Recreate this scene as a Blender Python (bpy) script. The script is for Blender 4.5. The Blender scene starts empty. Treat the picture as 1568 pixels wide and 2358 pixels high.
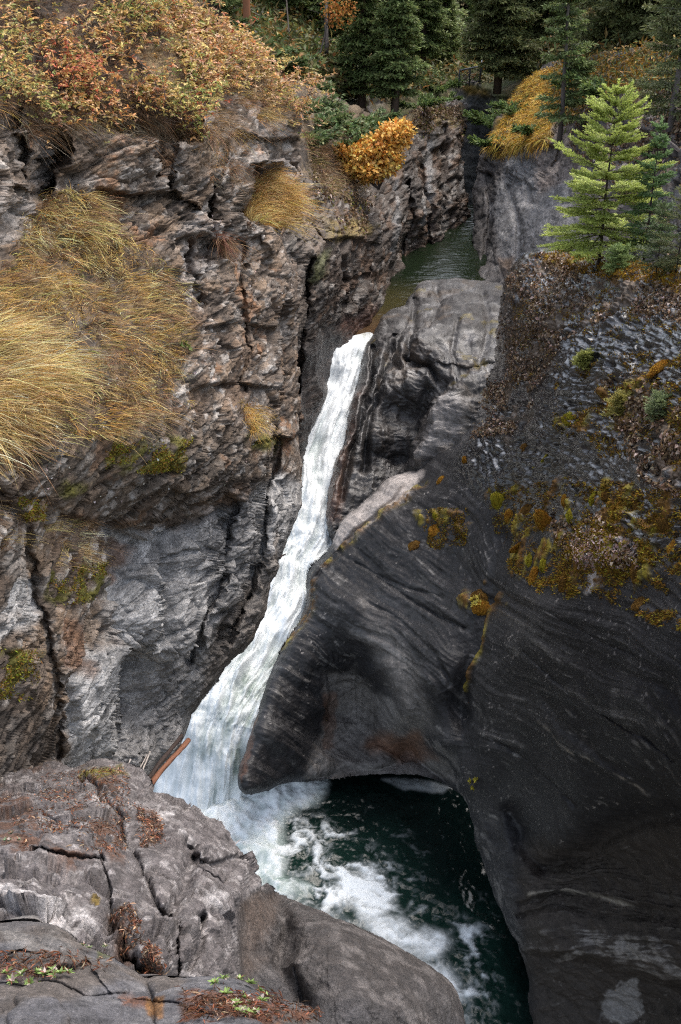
import bpy, math, random, time
import numpy as np
T00 = time.time()
S = bpy.context.scene
COL = S.collection
rng = np.random.default_rng(7)
random.seed(7)
# ---------------------------------------------------------------- camera model
PITCH = math.radians(28.0); CP, SP = math.cos(PITCH), math.sin(PITCH)
VW, VH, F = 1568.0, 2358.0, 2528.0
def ray(px, py):
    x = (np.asarray(px, float) - VW/2) / F; y = -(np.asarray(py, float) - VH/2) / F
    return np.stack([x, CP + y*SP, -SP + y*CP], -1)
def at(px, py, t): return ray(px, py) * np.asarray(t)[..., None]
def proj(P):
    P = np.asarray(P, float)
    d = P[..., 1]*CP - P[..., 2]*SP
    u = P[..., 1]*SP + P[..., 2]*CP
    return VW/2 + F*P[..., 0]/d, VH/2 - F*u/d, d
def t_at_z(px, py, z): return z / ray(px, py)[..., 2]
# ---------------------------------------------------------------- noise
_perm = np.random.default_rng(3).permutation(4096).astype(np.int32)
_val = (np.random.default_rng(4).random(4096).astype(np.float32))*2 - 1
def _h(ix, iy, iz):
    return _perm[(ix + _perm[(iy + _perm[iz & 4095]) & 4095]) & 4095]
def vnoise(P, seed=0):
    P = np.asarray(P, np.float32) + np.float32(seed*17.31 + 500)
    i = np.floor(P).astype(np.int32); f = P - i; f = f*f*f*(f*(f*6-15)+10)
    x, y, z = i[..., 0], i[..., 1], i[..., 2]; fx, fy, fz = f[..., 0], f[..., 1], f[..., 2]
    out = 0
    for dz in (0, 1):
        pz = _perm[(z+dz) & 4095]; wz = fz if dz else 1-fz
        for dy in (0, 1):
            py = _perm[(y+dy+pz) & 4095]; wy = (fy if dy else 1-fy)*wz
            a = _val[_perm[(x+py) & 4095]]; b = _val[_perm[(x+1+py) & 4095]]
            out = out + wy*(a + (b-a)*fx)
    return out
def fbm(P, freq=1.0, octv=4, seed=0, gain=.5, ridge=False, aniso=None):
    Q = np.asarray(P, np.float32) * np.float32(freq)
    if aniso is not None: Q = Q*np.asarray(aniso, np.float32)
    s = 0; a = 1.0; n = 0
    for k in range(octv):
        v = vnoise(Q, seed+k*3)
        if ridge: v = 1 - 2*np.abs(v)
        s = s + a*v; n += a; a *= gain; Q = Q*np.float32(2.03)
    return s/n
def voro(P, seed=0):
    """returns F1, F2, cell hash 0..1"""
    P = np.asarray(P, np.float32) + np.float32(seed*31.7 + 300)
    i = np.floor(P).astype(np.int32); f = (P - i)
    sh = P.shape[:-1]
    F1 = np.full(sh, 9, np.float32); F2 = F1.copy(); ID = np.zeros(sh, np.int32)
    for dx in (-1, 0, 1):
        for dy in (-1, 0, 1):
            for dz in (-1, 0, 1):
                h = _h(i[..., 0]+dx, i[..., 1]+dy, i[..., 2]+dz)
                qx = dx + .5 + .42*_val[h] - f[..., 0]
                qy = dy + .5 + .42*_val[(h+1337) & 4095] - f[..., 1]
                qz = dz + .5 + .42*_val[(h+2711) & 4095] - f[..., 2]
                d = qx*qx+qy*qy+qz*qz
                m = d < F1
                F2 = np.where(m, F1, np.minimum(F2, d)); ID = np.where(m, h, ID); F1 = np.where(m, d, F1)
    return np.sqrt(F1), np.sqrt(F2), (_val[(ID+99) & 4095]*.5+.5)
def facet(P, freq, seed=0, an=(1, 1, 1), warp=.35, tilt=1., off=1.):
    """broken, flat-faced blocks: each cell is a tilted plane; returns height, crack, cell hash"""
    Q = np.asarray(P, np.float32)*np.float32(freq)*np.asarray(an, np.float32)
    Q = Q + np.stack([fbm(Q, .8, 3, seed+60+k, .6) for k in range(3)], -1)*np.float32(warp) + np.float32(seed*31.7+300)
    i = np.floor(Q).astype(np.int32); f = Q-i; sh = Q.shape[:-1]
    F1 = np.full(sh, 9, np.float32); F2 = F1.copy(); ID = np.zeros(sh, np.int32); H = np.zeros(sh, np.float32)
    for dx in (-1, 0, 1):
        for dy in (-1, 0, 1):
            for dz in (-1, 0, 1):
                h = _h(i[..., 0]+dx, i[..., 1]+dy, i[..., 2]+dz)
                qx = dx+.5+.45*_val[h]-f[..., 0]; qy = dy+.5+.45*_val[(h+1337) & 4095]-f[..., 1]; qz = dz+.5+.45*_val[(h+2711) & 4095]-f[..., 2]
                d = np.abs(qx)**1.5+np.abs(qy)**1.5+np.abs(qz)**1.5
                m = d < F1; F2 = np.where(m, F1, np.minimum(F2, d)); F1 = np.where(m, d, F1); ID = np.where(m, h, ID)
                H = np.where(m, qx*_val[(h+51) & 4095]+qy*_val[(h+777) & 4095]+qz*_val[(h+1999) & 4095], H)
    c = _val[(ID+99) & 4095]*.5+.5
    return (c-.5)*off+H*tilt, np.exp(-(F2-F1)/.07), c
def sstep(a, b, x):
    x = np.clip((x-a)/(b-a), 0, 1); return x*x*(3-2*x)
def lerp(a, b, m): return a + (b-a)*m
def mixc(c, c2, m): return c + (np.asarray(c2, np.float32)-c)*m[..., None]
# ---------------------------------------------------------------- 2d shapes in photo pixels
def seg_dist(X, Y, pts, closed=False):
    """min distance and side (+left) to a polyline"""
    pts = np.asarray(pts, float); n = len(pts)
    best = np.full(X.shape, 1e9); side = np.zeros(X.shape); par = np.zeros(X.shape)
    for k in range(n if closed else n-1):
        a = pts[k]; b = pts[(k+1) % n]; d = b-a; L2 = max(d@d, 1e-9)
        u = np.clip(((X-a[0])*d[0]+(Y-a[1])*d[1])/L2, 0, 1)
        ex = X-a[0]-u*d[0]; ey = Y-a[1]-u*d[1]; e = ex*ex+ey*ey
        m = e < best; best = np.where(m, e, best)
        side = np.where(m, np.sign(d[0]*(Y-a[1])-d[1]*(X-a[0])), side)
        par = np.where(m, (k+u)/(n-1), par)
    return np.sqrt(best), side, par
def inside(X, Y, pts):
    pts = np.asarray(pts, float); r = np.zeros(X.shape, bool); n = len(pts)
    for k in range(n):
        (x1, y1), (x2, y2) = pts[k], pts[(k+1) % n]
        if y1 == y2: continue
        c = ((y1 > Y) != (y2 > Y)) & (X < (x2-x1)*(Y-y1)/(y2-y1)+x1); r ^= c
    return r
def smooth_poly(pts, it=2):
    p = np.asarray(pts, float)
    for _ in range(it):
        q = np.roll(p, -1, 0); p = np.stack([.75*p+.25*q, .25*p+.75*q], 1).reshape(-1, 2)
    return p
def blob(X, Y, pts, soft=12, nz=None):
    """soft mask of a polygon; nz adds an irregular border (pixels)"""
    pts = np.asarray(pts, float); out = np.zeros(X.shape, np.float32)
    pad = soft*2+40
    m = (X > pts[:, 0].min()-pad) & (X < pts[:, 0].max()+pad) & (Y > pts[:, 1].min()-pad) & (Y < pts[:, 1].max()+pad)
    if not m.any(): return out
    x, y = X[m], Y[m]
    d, _, _ = seg_dist(x, y, pts, True); d = np.where(inside(x, y, pts), d, -d)
    if nz is not None: d = d + nz[m]
    out[m] = sstep(-soft, soft, d); return out
def tps(ctrl, X, Y):
    c = np.asarray(ctrl, float); p = c[:, :2]/1000.; n = len(p)
    def U(r2): return r2*np.log(r2+1e-12)*.5
    D = ((p[:, None]-p[None])**2).sum(-1); K = U(D) + np.eye(n)*2e-4
    A = np.zeros((n+3, n+3)); A[:n, :n] = K; A[:n, n] = 1; A[:n, n+1:] = p; A[n, :n] = 1; A[n+1:, :n] = p.T
    w = np.linalg.solve(A, np.concatenate([c[:, 2], np.zeros(3)]))
    # coarse lattice, then bilinear
    x0, x1, y0, y1 = X.min(), X.max(), Y.min(), Y.max()
    gx = np.linspace(x0, x1, max(2, int((x1-x0)/14)+2)); gy = np.linspace(y0, y1, max(2, int((y1-y0)/14)+2))
    GX, GY = np.meshgrid(gx/1000., gy/1000.)
    V = w[n] + w[n+1]*GX + w[n+2]*GY
    for k in range(n): V = V + w[k]*U((GX-p[k, 0])**2+(GY-p[k, 1])**2)
    return bil(V, (X-x0)/(gx[1]-gx[0]), (Y-y0)/(gy[1]-gy[0]))
def bil(V, u, v):
    i = np.clip(np.floor(u).astype(int), 0, V.shape[1]-2); j = np.clip(np.floor(v).astype(int), 0, V.shape[0]-2)
    a = np.clip(u-i, 0, 1); b = np.clip(v-j, 0, 1)
    if V.ndim == 3: a = a[..., None]; b = b[..., None]
    return (V[j, i]*(1-a)+V[j, i+1]*a)*(1-b)+(V[j+1, i]*(1-a)+V[j+1, i+1]*a)*b
# ---------------------------------------------------------------- mesh output
def mesh_np(name, V, quads, mat, attrs=None, smooth=True, parent=None, tris=None):
    me = bpy.data.meshes.new(name)
    V = np.asarray(V, np.float32)
    nq = 0 if quads is None else len(quads); nt = 0 if tris is None else len(tris)
    me.vertices.add(len(V)); me.vertices.foreach_set('co', V.ravel())
    idx = []
    if nq: idx.append(np.asarray(quads, np.int32).ravel())
    if nt: idx.append(np.asarray(tris, np.int32).ravel())
    idx = np.concatenate(idx)
    me.loops.add(len(idx)); me.loops.foreach_set('vertex_index', idx)
    me.polygons.add(nq+nt)
    ls = np.concatenate([np.arange(nq)*4, nq*4+np.arange(nt)*3]).astype(np.int32)
    me.polygons.foreach_set('loop_start', ls)
    try: me.polygons.foreach_set('loop_total', np.concatenate([np.full(nq, 4), np.full(nt, 3)]).astype(np.int32))
    except Exception: pass
    if smooth: me.polygons.foreach_set('use_smooth', np.ones(nq+nt, bool))
    for k, a in (attrs or {}).items():
        a = np.asarray(a, np.float32)
        if a.ndim == 2:
            at_ = me.attributes.new(k, 'FLOAT_COLOR', 'POINT')
            if a.shape[1] == 3: a = np.concatenate([a, np.ones((len(a), 1), np.float32)], 1)
            at_.data.foreach_set('color', a.ravel())
        else:
            at_ = me.attributes.new(k, 'FLOAT', 'POINT'); at_.data.foreach_set('value', a)
    me.update(calc_edges=True); me.validate()
    if mat: me.materials.append(mat)
    o = bpy.data.objects.new(name, me); COL.objects.link(o)
    if parent is not None: o.parent = parent
    return o
def tag(o, label=None, cat=None, group=None, kind=None):
    for k, v in (('label', label), ('category', cat), ('group', group), ('kind', kind)):
        if v: o[k] = v
    return o
def empty(name, loc, label, cat, group=None, rz=0):
    o = bpy.data.objects.new(name, None); COL.objects.link(o); o.location = tuple(float(v) for v in loc)
    o.rotation_euler = (0, 0, rz); o.empty_display_size = .2
    return tag(o, label, cat, group)
# ---------------------------------------------------------------- rock bodies
SURF = {}
class Surf:
    def __init__(s, x0, y0, st, P, N): s.x0, s.y0, s.st, s.P, s.N = x0, y0, st, P, N
    def at(s, px, py):
        u = (np.asarray(px, float)-s.x0)/s.st; v = (np.asarray(py, float)-s.y0)/s.st
        N = bil(s.N, u, v); return bil(s.P, u, v), N/np.linalg.norm(N, axis=-1, keepdims=True)
def normals(P):
    du = np.gradient(P, axis=1); dv = np.gradient(P, axis=0)
    N = np.cross(du, dv); N /= np.linalg.norm(N, axis=-1, keepdims=True)+1e-12
    s = np.sign((N*P).sum(-1, keepdims=True)); N = N*np.where(s > 0, -1, 1)   # towards the camera
    return N
def body(name, outline, ctrl, shape, mat, step=2.0, roll=(40, .6), edge=6, feats=(), thick=5.0, tpx=60., smooth_out=2, clampz=None, back=True, seed=1, efreq=.02):
    o = smooth_poly(outline, smooth_out)
    x0, y0 = max(o[:, 0].min(), -170)-4, o[:, 1].min()-4; x1, y1 = min(o[:, 0].max(), 1850)+4, o[:, 1].max()+4
    gx = np.arange(x0, x1+step, step); gy = np.arange(y0, y1+step, step)
    X, Y = np.meshgrid(gx, gy)
    Z0 = np.zeros_like(X)
    e1 = fbm(np.stack([X, Y, Z0+seed*5], -1), efreq, 4, 11+seed, .55)*edge*1.6
    d, _, _ = seg_dist(X, Y, o, True); d = np.where(inside(X, Y, o), d, -d) + e1
    gyy, gxx = np.gradient(d, step)
    g = np.sqrt(gxx**2+gyy**2)+1e-6
    keepv = d > 0
    out = (d <= 0)
    k = np.clip(-d/g, 0, step*1.6)
    PX = np.where(out, X+gxx/g*k, X); PY = np.where(out, Y+gyy/g*k, Y)
    dd = np.maximum(d, 0)
    t = tps(ctrl, PX, PY)
    rl = 0
    if roll:
        q = 1-np.clip(dd/roll[0], 0, 1); rl = roll[1]*(1-np.sqrt(np.maximum(0, 1-q*q*.98)))
    N = normals(at(PX, PY, t+rl))
    for f in feats:
        kind, pts, w, amt = f[:4]; fade = f[4] if len(f) > 4 else 0
        pts_a = np.asarray(pts, float); pad = max(w*4, fade*3)
        m = (X > pts_a[:, 0].min()-pad) & (X < pts_a[:, 0].max()+pad) & (Y > pts_a[:, 1].min()-pad) & (Y < pts_a[:, 1].max()+pad)
        if not m.any(): continue
        wob = e1[m]*.8
        dist, side, par = seg_dist(PX[m]+wob, PY[m]-wob*.6, pts)
        if kind == 'crease':
            t[m] += amt*np.exp(-(dist/w)**2)
        elif kind == 'crack':
            t[m] += amt*np.exp(-(dist/w))
        elif kind == 'step':      # the side to the right of the drawn line recedes by amt
            sd = dist*side
            taper = np.sqrt(np.clip(np.minimum(par, 1-par)*8, 0, 1))
            t[m] += amt*sstep(-w, w, sd)*np.exp(-np.maximum(sd, 0)/fade)*taper
        elif kind == 'bulge':
            t[m] -= amt*np.exp(-(dist/w)**2)
    t = t + rl
    if clampz is not None:
        tz_ = t_at_z(PX, PY, clampz[0]); mk = blob(PX, PY, clampz[1], 20); t = np.where(mk > 0, lerp(t, np.minimum(t, tz_), mk), t)
    P = at(PX, PY, t)
    r = shape(P, N, PX, PY, t, dd)
    disp, attrs = r
    V_ = P/np.linalg.norm(P, axis=-1, keepdims=True); fc = np.clip(-(N*V_).sum(-1)*1.7, .35, 1)
    P2 = P + N*(disp*fc)[..., None]
    N2 = normals(P2)
    SURF[name] = Surf(x0, y0, step, P2, N2)
    cell = keepv[:-1, :-1] | keepv[1:, :-1] | keepv[:-1, 1:] | keepv[1:, 1:]
    ids = np.arange(X.size).reshape(X.shape)
    q = np.stack([ids[1:, :-1][cell], ids[1:, 1:][cell], ids[:-1, 1:][cell], ids[:-1, :-1][cell]], -1)
    V = P2.reshape(-1, 3)
    used = np.unique(q); remap = np.full(X.size, -1, np.int64); remap[used] = np.arange(len(used))
    q = remap[q]; V1 = V[used]
    A = {k_: (v.reshape(-1, v.shape[-1]) if v.ndim == 3 else v.ravel())[used] for k_, v in attrs.items()}
    nv = len(V1)
    if back:                       # the far side: a closed mass that thickens away from its edge
        f = max(1, int(round(6/step)))
        sub = (slice(None, None, f), slice(None, None, f))
        xs, ys, ds, ts = PX[sub], PY[sub], dd[sub], t[sub]
        tb = ts + .12 + np.minimum(thick, ds/tpx)
        Pb = at(xs, ys, tb); Pb = Pb + .25*np.minimum(1, ds/60.)[..., None]*np.stack([fbm(Pb, .6, 3, 40+k_) for k_ in range(3)], -1)
        kv = (d[sub] > 5.0)
        c2 = kv[:-1, :-1] & kv[1:, :-1] & kv[:-1, 1:] & kv[1:, 1:]
        i2 = np.arange(xs.size).reshape(xs.shape)
        q2 = np.stack([i2[:-1, :-1][c2], i2[:-1, 1:][c2], i2[1:, 1:][c2], i2[1:, :-1][c2]], -1)
        V1 = np.concatenate([V1, Pb.reshape(-1, 3)]); q = np.concatenate([q, q2+nv])
        for k_, v in attrs.items():
            w_ = v[sub]; w_ = w_.reshape(-1, w_.shape[-1]) if w_.ndim == 3 else w_.ravel()
            A[k_] = np.concatenate([A[k_], w_])
    ob = mesh_np(name, V1, q, mat, A)
    print(name, len(V1), round(time.time()-T00, 1)); return ob
# ---------------------------------------------------------------- materials
def newmat(name):
    m = bpy.data.materials.new(name); m.use_nodes = True; nt = m.node_tree; nt.nodes.clear()
    out = nt.nodes.new('ShaderNodeOutputMaterial'); b = nt.nodes.new('ShaderNodeBsdfPrincipled')
    nt.links.new(b.outputs[0], out.inputs[0]); return m, nt, b, out
def N_(nt, t, **kw):
    n = nt.nodes.new(t)
    for k, v in kw.items():
        if k in n.inputs.keys(): n.inputs[k].default_value = v
        else: setattr(n, k, v)
    return n
def mth(nt, op, a, b=None, c=None, clamp=False):
    n = nt.nodes.new('ShaderNodeMath'); n.operation = op; n.use_clamp = clamp
    for i, v in enumerate((a, b, c)):
        if v is None: continue
        if isinstance(v, (int, float)): n.inputs[i].default_value = v
        else: nt.links.new(v, n.inputs[i])
    return n.outputs[0]
def ramp(nt, fac, stops):
    r = nt.nodes.new('ShaderNodeValToRGB'); nt.links.new(fac, r.inputs[0])
    e = r.color_ramp.elements
    while len(e) < len(stops): e.new(.5)
    for el, (p, c) in zip(e, stops):
        el.position = p; el.color = (c, c, c, 1) if isinstance(c, (int, float)) else (*c, 1)
    return r.outputs[0]
def vmul(nt, col, fac):
    m = nt.nodes.new('ShaderNodeVectorMath'); m.operation = 'SCALE'; nt.links.new(col, m.inputs[0]); nt.links.new(fac, m.inputs['Scale']); return m.outputs[0]
def rock_mat(name, f1=6., f2=40., bump=.02, contrast=.5, rough_dry=.9, rough_wet=.3, spec_wet=.5, aniso=(1, 1, 1), rot=(0, 0, 0), speck=.3, film=0.):
    m, nt, b, out = newmat(name)
    tc = N_(nt, 'ShaderNodeTexCoord'); mp = N_(nt, 'ShaderNodeMapping'); nt.links.new(tc.outputs['Object'], mp.inputs[0])
    mp.inputs['Scale'].default_value = aniso; mp.inputs['Rotation'].default_value = rot
    n1 = N_(nt, 'ShaderNodeTexNoise', Scale=f1, Detail=8., Roughness=.65); nt.links.new(mp.outputs[0], n1.inputs['Vector'])
    n2 = N_(nt, 'ShaderNodeTexNoise', Scale=f2, Detail=6., Roughness=.75); nt.links.new(mp.outputs[0], n2.inputs['Vector'])
    vo = N_(nt, 'ShaderNodeTexVoronoi', Scale=f2*.6); nt.links.new(mp.outputs[0], vo.inputs['Vector'])
    col = N_(nt, 'ShaderNodeAttribute', attribute_name='col'); wet = N_(nt, 'ShaderNodeAttribute', attribute_name='wet')
    a = ramp(nt, n1.outputs[0], [(.3, 1-contrast), (.5, 1.), (.72, 1+contrast*1.3)])
    c = ramp(nt, n2.outputs[0], [(.32, 1-contrast), (.55, 1.), (.75, 1+contrast*1.3)])
    k = mth(nt, 'MULTIPLY', a, c)
    sp = ramp(nt, vo.outputs['Distance'], [(.0, 1+speck*2), (.22, 1.), (1, 1.)])
    k = mth(nt, 'MULTIPLY', k, sp)
    cc = vmul(nt, col.outputs['Color'], k); nt.links.new(cc, b.inputs['Base Color'])
    rr = N_(nt, 'ShaderNodeMapRange'); nt.links.new(wet.outputs['Fac'], rr.inputs[0])
    rr.inputs['To Min'].default_value = rough_dry; rr.inputs['To Max'].default_value = rough_wet
    r2 = mth(nt, 'ADD', rr.outputs[0], mth(nt, 'MULTIPLY', mth(nt, 'SUBTRACT', n2.outputs[0], .5), .5), clamp=True)
    nt.links.new(r2, b.inputs['Roughness'])
    sl = N_(nt, 'ShaderNodeMapRange'); nt.links.new(wet.outputs['Fac'], sl.inputs[0]); sl.inputs['To Min'].default_value = .25; sl.inputs['To Max'].default_value = spec_wet
    nt.links.new(sl.outputs[0], b.inputs['Specular IOR Level'])
    if film: nt.links.new(mth(nt, 'MULTIPLY', wet.outputs['Fac'], film, clamp=True), b.inputs['Coat Weight']); b.inputs['Coat Roughness'].default_value = .2; b.inputs['Coat IOR'].default_value = 1.45
    h = mth(nt, 'ADD', n1.outputs[0], mth(nt, 'MULTIPLY', n2.outputs[0], .45))
    bp = N_(nt, 'ShaderNodeBump', Strength=1., Distance=bump); nt.links.new(h, bp.inputs['Height']); nt.links.new(bp.outputs[0], b.inputs['Normal'])
    if film: nt.links.new(bp.outputs[0], b.inputs['Coat Normal'])
    return m
def leaf_mat(name, rough=.6, trans=.25, var=.25, spec=.25):
    m, nt, b, out = newmat(name)
    col = N_(nt, 'ShaderNodeAttribute', attribute_name='col')
    nt.links.new(col.outputs['Color'], b.inputs['Base Color']); b.inputs['Roughness'].default_value = rough; b.inputs['Specular IOR Level'].default_value = spec
    if trans > 0:
        tr = N_(nt, 'ShaderNodeBsdfTranslucent'); nt.links.new(col.outputs['Color'], tr.inputs['Color'])
        mx = N_(nt, 'ShaderNodeMixShader'); mx.inputs[0].default_value = trans
        nt.links.new(b.outputs[0], mx.inputs[1]); nt.links.new(tr.outputs[0], mx.inputs[2]); nt.links.new(mx.outputs[0], out.inputs[0])
    return m
M = {}
M['cliff'] = rock_mat('layered_limestone', 5., 26., .05, .5, aniso=(1, .6, 1.6))
M['far_rock'] = rock_mat('far_limestone', 2.5, 14., .08, .5, rough_wet=.35, aniso=(1, .5, 1.3))
M['dark_rock'] = rock_mat('wet_dark_limestone', 5., 26., .012, .42, .75, .24, .8, aniso=(1., 1., 2.4), rot=(.25, .55, .2), film=1.)
M['mid_rock'] = rock_mat('smooth_wet_limestone', 3.5, 18., .03, .4, .8, .25, .6, aniso=(1, 1, 1.8), film=.35)
M['near_rock'] = rock_mat('grey_pitted_limestone', 12., 60., .035, .5)
M['soil'] = rock_mat('forest_floor', 2.5, 16., .08, .5)
M['leaf'] = leaf_mat('autumn_leaf'); M['needle'] = leaf_mat('conifer_needles', .55, .3)
M['grass'] = leaf_mat('dry_grass', .7, .2); M['wood'] = leaf_mat('bark_wood', .85, 0)
M['moss'] = leaf_mat('moss_cushion', .95, .0, spec=.1)
# ---------------------------------------------------------------- the rock masses
def arr(*c): return np.asarray(c, np.float32)
def pix_noise(X, Y, f, o=3, seed=0, gain=.55): return fbm(np.stack([X, Y, X*0+seed*9.3], -1), f, o, seed, gain)
def strata(P, th, amp, bed=(.05, -.12, 1.), warp=.35, wf=.5, seed=0):
    b = arr(*bed); b = b/np.linalg.norm(b)
    s = (P*b).sum(-1) + fbm(P, wf, 3, seed)*warp
    s = s/th; k = np.floor(s); f = s-k
    Q = np.stack([P[..., 0]/(th*3.2)+k*.37, P[..., 1]/(th*3.2), k*1.7], -1)
    lay = _val[(k.astype(int)*97+seed*131) & 4095]*.5 + vnoise(Q, seed+5)*.9
    notch = np.exp(-np.minimum(f, 1-f)/.09)
    return amp*(lay - .8*notch), lay, notch
# ---- A: near left cliff
A_out = [(-160, -160), (330, -160), (430, -60), (445, 0), (505, 70), (590, 150), (650, 205), (690, 262), (684, 300), (684, 330), (690, 380), (694, 420), (690, 470), (660, 520), (640, 560), (668, 600), (690, 640),
  (684, 720), (686, 850), (680, 900), (688, 1000), (692, 1050), (699, 1100), (695, 1160), (672, 1230), (642, 1300), (612, 1400), (576, 1490), (535, 1520), (490, 1572), (444, 1640), (432, 1690), (380, 1750), (345, 1800), (330, 1850), (300, 1950), (-160, 1950)]
A_ctl = [(-160, -160, 12), (-160, 300, 10), (-160, 900, 8.5), (-160, 1500, 8.6), (-160, 1900, 9), (0, 0, 14.5), (250, 0, 18.5), (250, -150, 20), (430, 0, 24.5), (0, 200, 12.6), (200, 150, 15.6), (400, 150, 19.8), (550, 150, 24), (660, 270, 26), (300, 290, 16), (500, 300, 20), (620, 350, 23.5), (690, 400, 25.8),
  (0, 300, 11.8), (150, 310, 13.6), (0, 450, 11.8), (120, 430, 13.2), (250, 430, 15.0), (400, 450, 17.3), (560, 450, 20.5), (645, 560, 24), (0, 620, 11.4), (0, 760, 10.2), (200, 650, 13.), (350, 650, 15.4), (420, 700, 16.7), (550, 700, 20), (670, 700, 24.8), (0, 900, 9.4), (200, 900, 11.4), (400, 900, 14.8), (550, 900, 19.3), (670, 900, 24.8),
  (0, 1080, 8.9), (150, 1080, 10.6), (300, 1080, 12.9), (450, 1080, 16.2), (600, 1050, 21), (690, 1080, 25.6), (0, 1300, 9.6), (150, 1300, 11.6), (250, 1250, 13.9), (400, 1250, 17.3), (550, 1200, 20.2), (650, 1200, 23.5), (0, 1500, 9.8), (150, 1500, 11.8), (250, 1480, 14), (330, 1450, 15.4), (450, 1450, 18.2), (570, 1450, 22.5),
  (150, 1650, 12.2), (230, 1650, 13.7), (300, 1650, 16.3), (420, 1640, 20.5), (330, 1780, 18.2), (220, 1760, 14.6), (0, 1750, 10.2), (0, 1900, 10.2), (300, 1900, 20)]
def _cmp(x, y, t):
    k = 1
    return t if t < 13.5 else t*(1-k) + (13.5+(t-13.5)*.52)*k
A_ctl = [(x, y, _cmp(x, y, t)) for x, y, t in A_ctl]
A_feat = [
 ('step', [(100, 1140), (160, 1190), (240, 1205), (300, 1210), (370, 1200), (400, 1180), (470, 1160), (540, 1140), (610, 1090), (640, 1010)], 10, .5, 150),
 ('step', [(236, 1185), (242, 1300), (247, 1400), (258, 1560), (262, 1700)][::-1], 7, .8, 70),
 ('step', [(345, 1300), (352, 1360), (370, 1400), (364, 1450), (340, 1480), (300, 1500), (270, 1480)][::-1], 8, .7, 60),
 ('step', [(255, 1215), (330, 1240), (390, 1218), (500, 1170)], 5, .35, 50),
 ('step', [(245, 1510), (262, 1600), (264, 1740)][::-1], 8, .9, 90),
 ('crease', [(520, 1150), (510, 1250), (490, 1330), (470, 1420), (440, 1520)], 14, .6),
 ('crease', [(600, 1180), (580, 1280), (560, 1380), (520, 1470)], 14, .7),
 ('step', [(640, 700), (640, 850), (636, 1000)][::-1], 7, .8, 60),
 ('step', [(640, 1000), (668, 1010), (690, 995)], 7, .8, 50),
 ('crease', [(630, 1010), (625, 1090), (600, 1160)], 12, .7),
 ('crease', [(430, 560), (440, 640), (470, 700)], 10, .25),
 ('crease', [(0, 1120), (60, 1200), (80, 1330), (95, 1500), (130, 1640), (120, 1740)], 14, .4),
 ('step', [(45, 250), (50, 330), (60, 420)], 9, .4, 60),
 ('step', [(140, 290), (150, 350), (140, 420), (100, 470)], 8, .8, 70),
 ('step', [(180, 305), (350, 330), (460, 330)][::-1], 8, .8, 60),
 ('step', [(330, 350), (352, 330), (400, 330)], 8, .5, 60),
 ('crease', [(355, 320), (365, 400), (400, 440)], 9, .25),
 ('step', [(200, 440), (300, 450), (410, 440), (480, 500)], 6, .35, 50),
 ('step', [(572, 380), (575, 430), (560, 470), (545, 500)][::-1], 8, 1.4, 90),
 ('step', [(690, 400), (640, 370), (600, 380)], 6, .9, 60),
 ('crease', [(480, 500), (490, 560), (470, 640), (400, 640)], 8, .2),
 ('step', [(540, 300), (600, 330), (690, 320)], 6, .5, 60),
]
A_feat = [(f[0], f[1], f[2], f[3]*1.6)+tuple(f[4:]) if (f[0] == 'step' and max(p[1] for p in f[1]) < 1100) else f for f in A_feat]
A_feat += [('step', [(380, 560), (450, 540), (540, 560), (600, 540)], 7, .5, 60), ('step', [(450, 760), (540, 740), (640, 760)], 7, .45, 60), ('step', [(420, 900), (520, 880), (630, 900)], 7, .4, 60), ('crease', [(560, 560), (552, 680), (560, 800), (548, 900)], 8, .35), ('step', [(0, 420), (60, 440), (130, 430)], 8, .4, 60), ('crease', [(520, 330), (500, 420), (505, 500)], 8, .4)]
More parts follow.
